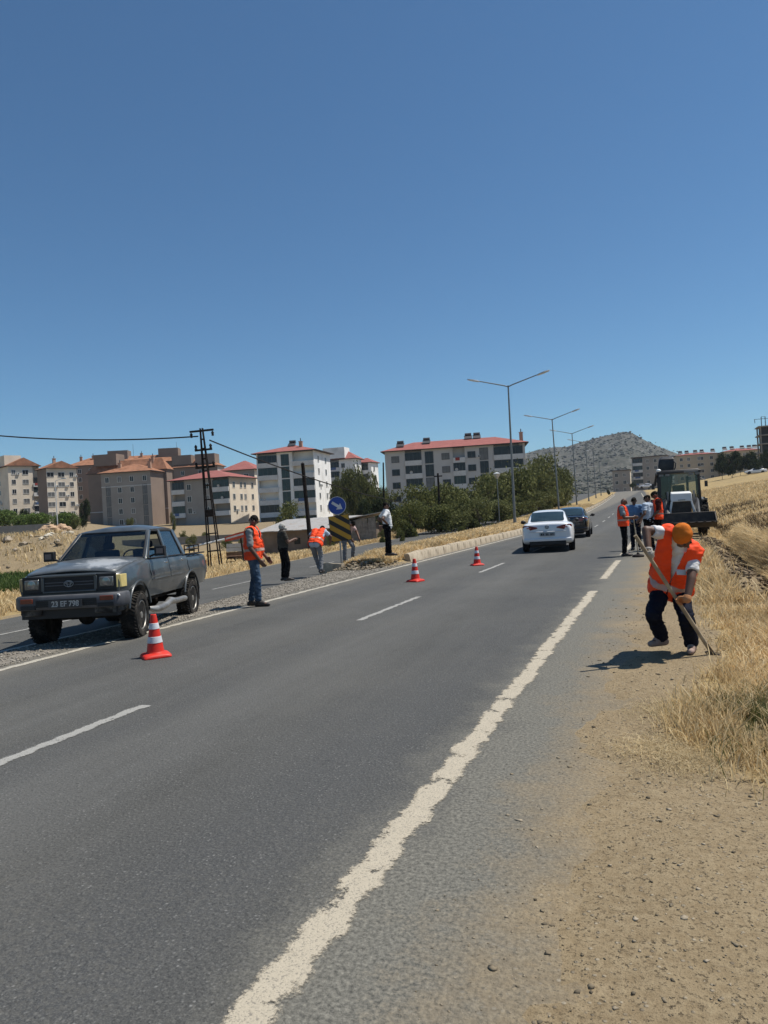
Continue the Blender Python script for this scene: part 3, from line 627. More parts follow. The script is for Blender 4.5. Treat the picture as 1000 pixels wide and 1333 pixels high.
# the big block above the trees
building('apartment_block', 'wide pale grey apartment block with red roof and dark framed windows above the roadside trees', 500, 683, 697, 172, -7, 576.5, 4, 3.1,
         [(.03, .12, 'w', 0, 9, 1.7), (.145, .265, 'b'), (.285, .355, 't'), (.40, .475, 'w', 0, 9, 1.7), (.49, .575, 'b'), (.585, .66, 'w', 0, 9, 1.7), (.675, .745, 't'), (.78, .985, 'b')],
         [(.1, .5, 'b')], [mat('render_pale', (.50, .485, .465), .9, var=.06, scale=.3, dirt=(.36, .345, .33), dirt_amt=.4, dscale=.25), W_WHITE], 'hip', M_TILE_R, 2.3, .9, frame=M_FRD,
         extras=[(.13, .22, 'h'), (.31, .34, 'h'), (.6, .48, 'h'), (.66, .48, 'h'), (.96, .3, 'c')])
# beyond the road
building('apartment_building', 'beige flats with stacked balconies at the foot of the rocky hill', 822, 868, 884, 318, -24, 593, 5, 3.0, [(.02, .3, 'b'), (.4, .5, 'w'), (.62, .72, 'w')], [], [W_GREY, W_CREAM], 'flat')
building('apartment_building', 'low beige flats with tin roof edge beside the far road bend', 797, 820, 826, 305, -20, 612, 3, 3.0, [(.15, .3, 'w'), (.6, .75, 'w')], [], [W_GREY, W_CREAM], 'flat')
building('apartment_building', 'sand coloured flats with dark roof heaters left of the field trees', 880, 934, 940, 335, -16, 590, 4, 2.9, wcol([.12, .3, .55, .62, .85], 1.2), [], [W_YEL, W_YEL], 'hip', M_TILE_R, 1.2, .5,
         extras=[(.15, .3, 'h'), (.3, .3, 'h'), (.5, .3, 'h'), (.65, .3, 'h'), (.9, .3, 'h')])
building('apartment_building', 'sand coloured flats with red roof behind the dark field trees', 941, 992, 1004, 322, -14, 585, 4, 2.9, wcol([.12, .3, .55, .62, .85], 1.2), [], [W_YEL, W_YEL], 'hip', M_TILE_R, 1.4, .5,
         extras=[(.12, .3, 'h'), (.3, .3, 'h'), (.55, .3, 'h'), (.72, .3, 'h'), (.85, .3, 'h')])
# concrete frame under construction at the right
c = at(992, 620, 250); fr_ = thing('concrete_frame', 'dark unfinished concrete tower with bare floors and mast on top', 'building', (c.x, c.y, c.z - 4), rad(-20))
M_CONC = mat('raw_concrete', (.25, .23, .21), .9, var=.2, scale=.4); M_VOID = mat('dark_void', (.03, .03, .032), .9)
for k in range(8): MB().b(-.3, 9, -.3, 9, k * 2.95, k * 2.95 + .35).build('floor_slab', M_CONC, fr_)
for x in (.2, 4, 8.4):
    for y in (.2, 8.4): MB().b(x, x + .45, y, y + .45, .35, 20.9).build('column', M_CONC, fr_)
MB().b(.8, 8.2, 1.2, 8.0, 0, 20.6).build('core', M_VOID, fr_)  # near-black block painted as the shade inside the open floors
ms = MB()
for (x, y) in ((1, 1), (2.2, 1), (1, 2.2), (2.2, 2.2)): ms.tube((x, y, 20.9), (x, y, 24.2), .07, n=5)
ms.tube((-1.2, 1.6, 23.5), (4, 1.6, 23.5), .08, n=5).tube((-1.0, 1.6, 22.2), (-1.0, 1.6, 23.5), .1, n=5).tube((1, 1, 24.2), (2.2, 2.2, 24.2), .07, n=5); ms.build('mast', M_TANK, fr_)

# ------------------------------------------------------------------ sheds, low walls, clutter on the left
M_TIN = mat('tin_sheet', (.42, .40, .37), .6, metal=.3, var=.15, scale=1.5, dirt=(.24, .17, .12), dirt_amt=.7, dscale=1.5)
M_MUD = mat('mud_wall', (.20, .155, .12), .95, var=.2, scale=1.5, bump=.02, bscale=8); M_PLANK = mat('grey_plank', (.24, .22, .195), .9, var=.3, scale=4)
def on_ground(px, D, dz=0.0):
    p = at(px, 690, D); p.z = ground(p) + dz; return p
p0 = on_ground(412, 54); sh = thing('mud_shed', 'low mud walled shed with long sloping tin roof beyond the opposite road', 'shed', p0, rad(-8))
w = MB(); w.b(-4.1, .9, 0, 4, -.8, 1.5); w.build('wall', M_MUD, sh); MB().b(-1.7, -1.25, -.03, .02, .5, .95).build('window', M_PANE, sh)
ro = thing('x', '', ''); bpy.data.objects.remove(ro)
for k in range(9):
    x0 = -4.6 + k * .72; zk = .02 * (k % 2) - .14
    MB().add([(x0, -.35, 1.62 + zk), (x0 + .76, -.35, 1.62 + zk), (x0 + .76 + 1.2, 4.4, 2.42 + zk), (x0 + 1.2, 4.4, 2.42 + zk), (x0, -.35, 1.68 + zk), (x0 + .76, -.35, 1.68 + zk), (x0 + .76 + 1.2, 4.4, 2.48 + zk), (x0 + 1.2, 4.4, 2.48 + zk)],
             [(0, 1, 2, 3), (4, 7, 6, 5), (0, 4, 5, 1), (1, 5, 6, 2), (2, 6, 7, 3), (3, 7, 4, 0)]).build('roof_sheet', M_TIN, sh)
p0 = on_ground(462, 55); sh2 = thing('plank_shed', 'leaning grey plank shed with tilted tin roof behind the striped board', 'shed', p0, rad(-6))
for k in range(16):
    x = -1.5 + k * .2; h = 1.5 + .03 * k + random.uniform(-.05, .05)
    MB().box((x, 0, h / 2 - .3), (.185, .03, h + .6), Matrix.Rotation(random.uniform(-.03, .03), 3, 'Y')).build('plank', M_PLANK, sh2)
for k in range(5): MB().box((-1.45 + k * .8, 1, 1.68 + .11 * k), (.86, 2.6, .05), Matrix.Rotation(rad(-8), 3, 'Y') @ Matrix.Rotation(rad(-3), 3, 'X')).build('roof_sheet', M_TIN, sh2)
MB().b(-1.5, 1.6, .1, 2, -.5, 1.45).build('wall', M_MUD, sh2)
p0 = on_ground(487, 58); gw = MB().b(-1.3, 1.3, -.15, .15, -.8, 1.1).b(-1.25, -.6, -.14, .14, 1.1, 1.22).build('garden_wall', mat('pink_plaster', (.33, .22, .18), .95, var=.2, scale=2), None, bevel=.03)
gw.location = p0; gw.rotation_euler.z = rad(-5); tag(gw, 'short pinkish plaster wall between plank shed and the bushes', 'wall')
p0 = on_ground(318, 80); w2 = MB().b(-14, 8, -.15, .15, -1.2, .75).b(-14, 8, -.2, .2, .75, .83).build('boundary_wall', mat('wall_concrete', (.27, .255, .23), .9, var=.15, scale=.7, dirt=(.16, .14, .12), dirt_amt=.6, dscale=.6)); w2.location = p0; w2.rotation_euler.z = rad(-8)
tag(w2, 'long low grey concrete wall in front of the grey flats', 'wall')
p0 = on_ground(345, 70); w3 = MB().b(-2, 3.4, -.1, .1, -1, 1.0); w3 = w3.build('boundary_wall', MATS['wall_concrete']); w3.location = p0; tag(w3, 'grey wall piece with pale coping left of the mud shed', 'wall')
MB().b(-2.1, 3.5, -.3, .5, 1.0, 1.12).build('coping', M_TIN, w3)
p0 = on_ground(22, 84); w4 = MB().b(-9, 3.5, -.15, .15, -1.2, 1.1); w4 = w4.build('boundary_wall', MATS['wall_concrete']); w4.location = p0; w4.rotation_euler.z = rad(10); tag(w4, 'low concrete wall below the round trees at the rubble bank', 'wall')
# the lane above the rubble bank
lane = MB(); la, lb = at(-60, 700, 62), at(48, 703, 66)
q = [Vector((-42, 61, 0)), Vector((-27.5, 60, 0)), Vector((-29.5, 71, 0)), Vector((-46, 72, 0))]
lane.add([(p.x, p.y, ground(p) + .12) for p in q] + [(p.x, p.y, ground(p) - .5) for p in q], [(0, 1, 2, 3), (7, 6, 5, 4), (0, 4, 5, 1), (1, 5, 6, 2), (2, 6, 7, 3), (3, 7, 4, 0)])
struct(lane.build('lane', mat('lane_concrete', (.30, .27, .23), .9, var=.1, scale=.5)))
M_ROCK = mat('rubble', (.30, .25, .19), .95, var=.35, scale=3, bump=.02, bscale=9)
def rock_mesh(name, r, seed, m, sub=2):
    bm = bmesh.new(); bmesh.ops.create_icosphere(bm, subdivisions=sub, radius=r); o = Vector((seed * 3.1, seed * 7.7, 1))
    sx, sy, sz = random.Random(seed).uniform(.8, 1.3), random.Random(seed + 9).uniform(.8, 1.3), random.Random(seed + 5).uniform(.5, .9)
    for v in bm.verts: v.co *= 1 + .5 * mnoise.noise(v.co / r * 1.1 + o) + .28 * mnoise.noise(v.co / r * 3.3 + o); v.co = Vector((v.co.x * sx, v.co.y * sy, v.co.z * sz))
    me = bpy.data.meshes.new(name); bm.to_mesh(me); bm.free(); me.materials.append(m); return me
M_ORG = mat('ochre_rubble', (.42, .29, .19), .95, var=.3, scale=2)
for i, (px, D, r) in enumerate([(60, 68, .55), (69, 68, .75), (79, 69, .65), (87, 70, .45)]):
    p = on_ground(px, D); o = link('rubble_heap', rock_mesh('rubble_heap', r, 30 + i, M_ORG, 3), None, (p.x, p.y, p.z + .35)); tag(o, 'pale ochre rubble heap, %s from the slim dark tree on the bank' % ['fourth', 'third', 'second', 'first'][i], 'rubble', 'rubble heaps by the lane')
M_PALE = mat('pale_stone', (.52, .47, .38), .9, var=.2, scale=3)
for i, (px, D, r) in enumerate([(53, 50, .22), (62, 51, .3), (66, 53, .18), (30, 49, .25), (18, 47, .2), (10, 51, .3), (40, 52, .2), (84, 56, .3), (74, 48, .18)]):
    p = on_ground(px, D); tag(link('rubble_stone', rock_mesh('rubble_stone', r, 60 + i, M_PALE if i < 3 else M_ROCK), None, (p.x, p.y, p.z + r * .25)), 'loose %s block, %s from the rubble heaps, lying on the bank left of the pickup' % ('pale' if i < 3 else 'brown', ['fifth', 'third', 'second', 'seventh', 'eighth', 'ninth', 'sixth', 'first', 'fourth'][i]), 'stone', 'stones on the rubble bank')

# ------------------------------------------------------------------ poles, lamps, wires
M_POLE = mat('lamp_steel', (.20, .21, .21), .5, metal=.6, var=.1); M_LAMP = mat('lamp_head', (.55, .56, .56), .4, metal=.3); M_RUST = mat('dark_iron', (.028, .024, .022), .7, metal=.2, var=.3)
M_WOOD = mat('dark_wood_pole', (.022, .018, .016), .9, var=.3)
def lamp_post():
    r = thing('street_lamp', 'tall steel twin arm street lamp standing in the grass median', 'street lamp', group='twin arm street lamps along the median')
    mb = MB(); mb.tube((0, 0, -.3), (0, 0, 10.4), .105, .055, 10); mb.build('pole', M_POLE, r, smooth=60)
    MB().b(-.2, .2, -.2, .2, -.25, .05).tube((0, 0, .05), (0, 0, .5), .13, .12, 10).build('base', M_POLE, r)
    for sg in (-1, 1):
        a = MB().path([(0, 0, 10.3), (sg * .3, 0, 10.42), (sg * 2.35, 0, 11.0)], [.045, .045, .035], 8).build('arm', M_POLE, r, smooth=60)
        hd = MB(); hd.loft([[(sg * (x - .4), y * wd, 10.93 + (x - 2.6) * .27 + z * hh) for (y, z) in ((-1, 0), (-.8, .8), (0, 1), (.8, .8), (1, 0), (.7, -.5), (-.7, -.5))] for (x, wd, hh) in ((2.55, .05, .05), (2.7, .12, .09), (3.1, .15, .1), (3.4, .12, .07), (3.5, .05, .03))])
        h = hd.build('lamp_head', M_LAMP, r, smooth=50)
    return r
lp = lamp_post()
for i, (s, du, lean) in enumerate([(55, 0, -.5), (84, 0, 1.0), (108, 0, .6), (135, 0, 0), (160, 0, .4), (186, 0, 0)]):
    o = lp if i == 0 else copy_tree(lp)
    o['label'] = 'tall steel twin arm street lamp, %s along the median from the man on the kerb' % ['first', 'second', 'third', 'fourth', 'fifth', 'sixth'][i]; u = KERB_U + float(c_road(s)) - 2.4; o.location = W(s, u, float(T(s, u)) + .0); o.rotation_euler = (0, rad(-lean), -TH)
p0 = on_ground(651, 66); gl_ = thing('garden_lamp', 'slim post with a pale globe lamp among the roadside trees', 'street lamp', p0)
MB().tube((0, 0, -.2), (0, 0, 4.3), .05, .035, 8).build('pole', M_POLE, gl_)
MB().lathe([(.03, 4.25), (.1, 4.3), (.26, 4.55), (.34, 4.72), (.12, 4.82), (.01, 4.86)], n=12).build('lamp_head', M_LAMP, gl_, smooth=60)
p0 = on_ground(75.5, 100); o_ = thing('street_lamp', 'slim grey single arm street lamp in front of the cream flats', 'street lamp', p0)
MB().tube((0, 0, -.3), (0, 0, 6.6), .08, .05, 8).build('pole', M_LAMP, o_); MB().path([(0, 0, 6.5), (.1, 0, 6.75), (1.0, 0, 6.95)], .04, 6).build('arm', M_LAMP, o_); MB().b(.9, 1.5, -.12, .12, 6.9, 7.02).build('lamp_head', M_LAMP, o_)
# lattice pole
base = gz(281, 741, -.55); top_ = at(263.5, 558, base.y + .2); Hh = top_.z - base.z; lean = math.atan2(top_.x - base.x + Hh * 0, Hh)
lat = thing('lattice_pole', 'narrow black iron lattice power pole leaning on the dry verge', 'power pole', base); lat.rotation_euler.y = lean
def lw(z): return .27 * (1 - z / Hh) + .055 * (z / Hh)
for (i, j) in ((-1, -1), (1, -1), (1, 1), (-1, 1)): MB().tube((i * lw(-.3), j * lw(-.3), -.3), (i * lw(Hh), j * lw(Hh), Hh), .042, .036, 6).build('leg', M_RUST, lat)
for k, z in enumerate([.9, 1.75, 2.6, 3.4, 4.1, 4.8, 5.4, 5.9, 6.35]):
    if z > Hh - .4: continue
    a = lw(z); mb = MB()
    for (p, q) in (((-a, -a), (a, -a)), ((a, -a), (a, a)), ((a, a), (-a, a)), ((-a, a), (-a, -a))): mb.tube((*p, z), (*q, z), .03, n=5)
    mb.build('cross_brace', M_RUST, lat)
MB().b(-.2, .22, -.22, -.1, Hh * .38, Hh * .38 + .3).build('switch_box', M_RUST, lat)
for z, hw in ((Hh - .12, .58), (Hh - 1.05, .42), (Hh - 1.9, .48)):
    o = MB().b(-hw, hw, -.05, .05, z - .045, z + .045).build('cross_arm', M_RUST, lat)
    for sx in (-1, 1): MB().lathe([(.02, 0), (.07, .02), (.05, .1), (.08, .14), (.05, .2), (.02, .24)], (sx * (hw - .06), 0, z - .3 if hw > .5 else z + .03), n=8).build('insulator', M_RUST, o)
def wire(name, a, b, sag, r, label):
    pts = [a.lerp(b, t) - Vector((0, 0, sag * 4 * t * (1 - t))) for t in np.linspace(0, 1, 40)]
    o = MB().path(pts, r, 5).build(name, M_RUST); tag(o, label, 'cable'); return o
wl0 = at(258, 568, base.y)
wire('power_cable', wl0, at(-70, 560, base.y + 3), .32, .035, 'thick black cable sagging left from the lattice pole top')
wire('power_cable', at(273, 573, base.y), at(640, 655, 88), 1.6, .035, 'thick black cable running from the lattice pole down to the timber pole')
for i, (px, py0, px1, py1, D, r, lb) in enumerate([(394, 604, 403, 676, 46, .15, 'leaning black timber pole behind the mud shed roof'), (570, 616, 574, 690, 62, .11, 'dark timber pole standing in the roadside bushes'), (499, 603, 500, 690, 75, .1, 'slim dark pole beside the white flats above the bushes')]):
    b_ = at(px1, py1, D); b_.z = ground(b_) - .2; t_ = at(px, py0, D)
    d = t_ - b_; o = thing('timber_pole', lb, 'pole', b_); MB().tube((0, 0, 0), d, r, r * .75, 9).build('pole', M_WOOD, o)
    MB().b(d.x - .35, d.x + .35, d.y - .05, d.y + .05, d.z - .3, d.z - .2).build('cross_arm', M_WOOD, o) if i == 1 else MB().lathe([(.04, 0), (r * .9, .02), (.02, .1)], d, n=8).build('cap', M_RUST, o)

# ------------------------------------------------------------------ trees
def leaf_mat(name, c1, c2):
    m, N, L, b = newmat(name); g = N.new('ShaderNodeNewGeometry'); oi = N.new('ShaderNodeObjectInfo')
    c = nmix(N, L, g.outputs['Random Per Island'], c1, c2)
    c = nmix(N, L, nmath(N, L, 'MULTIPLY', oi.outputs['Random'], .45), c, tuple(.8 * a + .02 for a in c2))
    L.new(c, b.inputs['Base Color']); b.inputs['Roughness'].default_value = .7; b.inputs['Specular IOR Level'].default_value = .1
    t = N.new('ShaderNodeBsdfTranslucent'); L.new(c, t.inputs[0]); mx = N.new('ShaderNodeMixShader'); mx.inputs[0].default_value = .28
    L.new(b.outputs[0], mx.inputs[1]); L.new(t.outputs[0], mx.inputs[2]); L.new(mx.outputs[0], N['Material Output'].inputs[0]); return m
M_LEAF = leaf_mat('leaf_olive', (.048, .060, .019), (.175, .180, .060)); M_LEAF_D = leaf_mat('leaf_dark', (.016, .026, .011), (.055, .072, .028)); M_LEAF_B = leaf_mat('leaf_bright', (.045, .075, .016), (.15, .21, .05))
M_BARK = mat('bark', (.09, .07, .055), .95, var=.3, scale=5)
def crown_mesh(name, m, blobs, n, ls, seed):
    rs = np.random.RandomState(seed); w = np.array([b_[3] * b_[4] * b_[5] for b_ in blobs]) ** .8; w /= w.sum()
    k = rs.choice(len(blobs), n, p=w); B = np.array(blobs)[k]
    d = rs.normal(size=(n, 3)); d /= np.linalg.norm(d, axis=1)[:, None]; r = .35 + .65 * rs.rand(n) ** .45; r *= 1 + .22 * rs.normal(size=n) * (rs.rand(n) < .5)
    # gather the leaves into sprays so that gaps open
    P = B[:, :3] + d * r[:, None] * B[:, 3:6]
    keep = vnoise(P[:, 0] * 1.5 + 3 * P[:, 2], P[:, 1] * 1.5 - 2 * P[:, 2], seed) > .30; P = P[keep]; d = d[keep]; n = len(P)
    nrm = d * .6 + rs.normal(size=(n, 3)) * .8; nrm /= np.linalg.norm(nrm, axis=1)[:, None]
    a = np.cross(nrm, rs.normal(size=(n, 3))); a /= np.linalg.norm(a, axis=1)[:, None]; bb = np.cross(nrm, a); sz = ls * (.6 + .8 * rs.rand(n))[:, None]
    Vv = np.stack([P - a * sz, P + bb * sz * .55 - nrm * sz * .15, P + a * sz, P - bb * sz * .55 - nrm * sz * .15], 1).reshape(-1, 3)
    return arr_mesh(name, Vv, np.arange(4 * n).reshape(n, 4), m)
def trunk_mesh(h, r, seed, spread, nb=7):
    rr = random.Random(seed); mb = MB(); pts = [Vector((rr.uniform(-.1, .1) * k * .3, rr.uniform(-.1, .1) * k * .3, h * k / 5 - .2)) for k in range(6)]
    mb.path(pts, [r * (1 - .14 * k) for k in range(6)], 7)
    for i in range(nb):
        z = h * rr.uniform(.35, .95); a = rr.uniform(0, 6.28); p = Vector((0, 0, z)); q = p + Vector((math.cos(a) * spread * .7, math.sin(a) * spread * .7, h * .35)); mid = p.lerp(q, .5) + Vector((0, 0, .15))
        mb.path([p, mid, q], [r * .45, r * .3, r * .12], 5)
    return mb.mesh('trunk', M_BARK, 60)
def blobs_round(seed, w, h0, h1, n=9):
    rr = random.Random(seed); out = []
    for i in range(n):
        a = rr.uniform(0, 6.28); f = rr.uniform(.1, .62); z = rr.uniform(h0 + (h1 - h0) * .22, h1 - (h1 - h0) * .2); q = 1 - abs((z - (h0 + h1) / 2) / (h1 - h0)) * .9
        s_ = rr.uniform(.32, .5); out.append((math.cos(a) * f * w * q, math.sin(a) * f * w * q, z, s_ * w, s_ * w, s_ * (h1 - h0) * .62))
    return out
TREES = {}
for k in range(3):
    TREES['bush', k] = (crown_mesh('crown', M_LEAF, blobs_round(100 + k, 1.0, .02, 1.0, 12), 9000, .036, k), trunk_mesh(.5, .03, k, .5))
    TREES['dark', k] = (crown_mesh('crown', M_LEAF_D, blobs_round(200 + k, 1.0, .16, 1.0, 10), 5500, .05, 10 + k), trunk_mesh(.55, .03, 10 + k, .5))
for k in range(2):
    TREES['tall', k] = (crown_mesh('crown', M_LEAF, blobs_round(300 + k, 1.0, .1, 1.0, 16), 7000, .04, 20 + k), trunk_mesh(.7, .02, 20 + k, .4))
    TREES['ball', k] = (crown_mesh('crown', M_LEAF_B, [(0, 0, .62, .9, .9, .36)] + blobs_round(400 + k, 1.0, .25, 1.0, 7), 7000, .045, 30 + k), trunk_mesh(.5, .035, 30 + k, .4))
def tree(kind, k, px, y_top, D, wpx, label, group=None, y_base=None, name='leafy_tree', cat='tree'):
    p = at(px, y_top, D); zb = at(px, y_base, D).z if y_base else ground(p) - .1
    h = p.z - zb; wm = wpx / 2 * D / F_PX; c, t = TREES[kind, k]
    o = thing(name, label, cat, (p.x, p.y, zb), random.uniform(0, 6.28), group); 
    link('crown', c, o, scale=(wm, wm, h)); link('trunk', t, o, scale=(wm, wm, h)); return o
GR = 'bushy trees in a row beyond the opposite road'
LB = 'olive green bushy tree in the dense row beyond the opposite road'
row = [(520, 638, 78, 62), (545, 634, 72, 66), (578, 627, 76, 74), (606, 632, 70, 66), (560, 652, 60, 54), (535, 655, 57, 50), (590, 655, 62, 56), (622, 650, 64, 54), (636, 620, 80, 66), (660, 606, 88, 70), (684, 598, 96, 74), (706, 596, 104, 66), (722, 606, 118, 50), (650, 648, 72, 50), (676, 645, 80, 50), (700, 640, 92, 48), (718, 642, 106, 40)]
ORD = ['first', 'second', 'third', 'fourth', 'fifth', 'sixth', 'seventh', 'eighth', 'ninth', 'tenth', 'eleventh', 'twelfth']
tall_r = sorted([r for r in row if r[1] < 640]); low_r = sorted([r for r in row if r[1] >= 640])
for i, (px, yt, D, wd) in enumerate(tall_r): tree('bush', i % 3, px, yt, D, wd * 1.3, 'olive green tree, %s of the taller back row counted from the plank shed' % ORD[i], GR)
for i, (px, yt, D, wd) in enumerate(low_r): tree('bush', (i + 1) % 3, px, yt, D, wd * 1.3, 'olive green bush, %s of the lower front row counted from the plank shed' % ORD[i], GR)
for i, (px, yt, D, wd) in enumerate([(441, 622, 130, 34), (458, 606, 126, 40), (478, 616, 122, 38), (492, 632, 110, 36)]):
    tree('tall', i % 2, px, yt, D, wd, 'tall loose tree, %s from the white tower in front of the white flats' % ORD[i], 'tall trees before the white flats')
for i, (px, yt, D, wd) in enumerate([(470, 648, 80, 36), (498, 644, 74, 44), (512, 662, 64, 36), (482, 665, 66, 30)]): tree('dark', i % 3, px, yt, D, wd, 'dark leafy tree, %s from the mud shed behind the plank shed' % ORD[[0, 2, 3, 1][i]], 'dark trees behind the sheds')
tree('bush', 1, 376, 655, 92, 56, 'rounded green tree in front of the white tower')
for i, (px, yt, D, wd) in enumerate([(6, 664, 118, 42), (27, 670, 114, 28), (50, 668, 110, 40), (84, 667, 116, 40)]): tree('ball', i % 2, px, yt, D, wd, 'clipped round green tree, %s from the slim dark tree before the cream flats' % ORD[3 - i], 'round trees before the cream flats', at(px, 692, D).z and 693)
tree('dark', 0, 30, 661, 130, 22, 'small dark purple green tree between round trees', y_base=690)
tree('dark', 1, 108, 648, 125, 20, 'slim dark tree beside the taupe flats', y_base=692); tree('bush', 0, 97, 668, 112, 18, 'pale olive bush by the slim dark tree', y_base=692)
tree('bush', 2, 169, 673, 150, 12, 'small bush at the taupe block wall', y_base=690, name='shrub', cat='shrub'); tree('bush', 1, 224, 668, 130, 10, 'thin bush at the corner of the grey flats', y_base=692, name='shrub', cat='shrub')
for i, (px, yt, D, wd, yb) in enumerate([(938, 588, 178, 26, 622), (951, 586, 176, 30, 623.5), (962, 590, 182, 22, 621), (978, 586, 180, 30, 618), (998, 584, 176, 20, 616), (985, 596, 172, 20, 618)]):
    tree('dark', i % 3, px, yt, D, wd, 'dark field tree, %s from the digger at the top of the golden slope' % ORD[[0, 1, 2, 3, 5, 4][i]], 'dark trees above the field', yb)
tree('dark', 2, 792, 635, 150, 6, 'small dark bush at the far end of the median', y_base=647, name='shrub', cat='shrub')
tree('dark', 0, 823, 627, 240, 12, 'dark bush below the beige flats beyond the road', y_base=636, name='shrub', cat='shrub')
for i, (px, yt, D, wd) in enumerate([(238, 690, 95, 16), (250, 697, 66, 20), (268, 692, 88, 18), (296, 697, 64, 22), (312, 704, 50, 20), (330, 694, 70, 24), (343, 702, 56, 16)]): tree('bush', i % 3, px, yt, D, wd, 'dull green shrub, %s from the pickup bed on the waste ground by the lattice pole' % ORD[i], 'shrubs on the waste ground', name='shrub', cat='shrub')
for i, (px, yt, D) in enumerate([(430, 692, 48), (520, 688, 50), (600, 684, 55), (640, 680, 58), (498, 690, 50)]): tree('bush', i % 3, px, yt, D, 16, 'small dusty shrub, %s from the mud shed on the dry verge' % ORD[[0, 2, 3, 4, 1][i]], 'dusty shrubs on the verge', name='shrub', cat='shrub')
# ------------------------------------------------------------------ people
QUEUE = []
def cap_geo(mb, p0, p1, r0, r1=None, f0=False, f1=False, n=12):
    # tapered capsule; f0 / f1 = flat end (a hem)
    p0, p1 = Vector(p0), Vector(p1); r1 = r0 if r1 is None else r1; ax = p1 - p0; L_ = ax.length; ax = ax.normalized() if L_ > 1e-6 else Vector((0, 0, 1))
    a = ax.orthogonal().normalized(); b_ = ax.cross(a); prof = []
    if f0: prof.append((1e-5, 0))
    else: prof += [(max(1e-5, r0 * math.sin(t)), -r0 * math.cos(t)) for t in (0.02, .55, 1.1)]
    prof += [(r0, 0), (r1, L_)]
    if f1: prof.append((1e-5, L_))
    else: prof += [(max(1e-5, r1 * math.sin(t)), L_ + r1 * math.cos(t)) for t in (1.1, .55, .02)]
    vs = [p0 + ax * h + (a * math.cos(2 * math.pi * i / n) + b_ * math.sin(2 * math.pi * i / n)) * r for (r, h) in prof for i in range(n)]
    fs = [(k * n + i, k * n + (i + 1) % n, (k + 1) * n + (i + 1) % n, (k + 1) * n + i) for k in range(len(prof) - 1) for i in range(n)]
    fs += [tuple(range(n - 1, -1, -1)), tuple(range((len(prof) - 1) * n, len(prof) * n))]
    mb.add(vs, fs)
def fused(name, caps, m, parent, vox, wr=0.0, wsc=9.0, cut=None, smooth=4, solid=0.0, stripe=None):
    mb = MB()
    for c in caps: cap_geo(mb, *c)
    o = mb.build(name, m, parent, fix=True); md = o.modifiers.new('fuse', 'REMESH'); md.mode = 'VOXEL'; md.voxel_size = vox
    QUEUE.append((o, m, wr, wsc, cut, smooth, solid, stripe)); return o
def finish_queue():
    dg = bpy.context.evaluated_depsgraph_get(); dg.update()
    for (o, m, wr, wsc, cut, smooth, solid, stripe) in QUEUE:
        me = bpy.data.meshes.new_from_object(o.evaluated_get(dg)); old = o.data; bm = bmesh.new(); bm.from_mesh(me)
        for _ in range(smooth): bmesh.ops.smooth_vert(bm, verts=bm.verts, factor=.5, use_axis_x=True, use_axis_y=True, use_axis_z=True)
        bm.normal_update()
        if wr:
            sd_ = Vector((hash(o.name) % 97, 3, 5)) if False else Vector((len(o.name) * 3.3, o.parent.location.x * 5, o.parent.location.y))
            for v in bm.verts:
                q = v.co * wsc + sd_; q.z *= 1.9
                v.co += v.normal * wr * (mnoise.noise(q) + .5 * mnoise.noise(q * 2.3))
        if cut:
            dead = [f for f in bm.faces if cut(f.calc_center_median())]; bmesh.ops.delete(bm, geom=dead, context='FACES')
        bm.normal_update()
        if stripe:
            fn, sm = stripe; b2 = bm.copy(); dead = [f for f in b2.faces if not fn(f.calc_center_median())]; bmesh.ops.delete(b2, geom=dead, context='FACES'); b2.normal_update()
            for v in b2.verts: v.co += v.normal * .004
            if len(b2.faces):
                m2 = bpy.data.meshes.new('reflective_stripe'); b2.to_mesh(m2); m2.materials.append(sm); s_ = link('reflective_stripe', m2, o); shade(m2, 180)
            b2.free()
        new = bpy.data.meshes.new(o.name.split('.')[0]); bm.to_mesh(new); bm.free(); new.materials.append(m); shade(new, 180)
        o.modifiers.clear(); o.data = new; bpy.data.meshes.remove(old); bpy.data.meshes.remove(me)
        if solid: md = o.modifiers.new('thick', 'SOLIDIFY'); md.thickness = solid; md.offset = -1
    QUEUE.clear()
M_SKIN = mat('skin_tan', (.20, .105, .065), .55, var=.1, scale=14); M_SKIN_D = mat('skin_brown', (.115, .058, .036), .55, var=.1, scale=14)
M_HAIR = mat('hair_black', (.007, .006, .005), .75); M_EYE = mat('eye_dark', (.02, .015, .012), .2); M_LIP = mat('lips', (.19, .07, .055), .5)
M_VEST = mat('vest_orange', (.92, .078, .018), .65, var=.08, scale=7, bump=.004, bscale=40, spec=.2); M_REFL = mat('vest_stripe', (.46, .30, .25), .35, var=.15, scale=10)
M_DENIM = mat('denim', (.045, .075, .12), .85, var=.3, scale=6, bump=.003, bscale=60, dirt=(.2, .24, .28), dirt_amt=.5, dscale=3)
M_BLACK = mat('cloth_black', (.007, .007, .008), .85, var=.3, scale=9); M_NAVY = mat('cloth_navy', (.011, .013, .022), .85, var=.25, scale=7, bump=.003, bscale=50)
M_GREYJ = mat('grey_jeans', (.17, .175, .185), .85, var=.3, scale=5, dirt=(.3, .3, .3), dirt_amt=.5, dscale=4); M_WHITE = mat('cloth_white', (.70, .70, .69), .8, var=.06, scale=6, bump=.003, bscale=30)
M_GREYT = mat('cloth_grey', (.27, .265, .25), .85, var=.12, scale=6, bump=.003, bscale=30); M_BLUE = mat('cloth_blue', (.13, .22, .36), .8, var=.12, scale=6); M_PALEB = mat('cloth_pale_blue', (.40, .47, .56), .8, var=.08, scale=6)
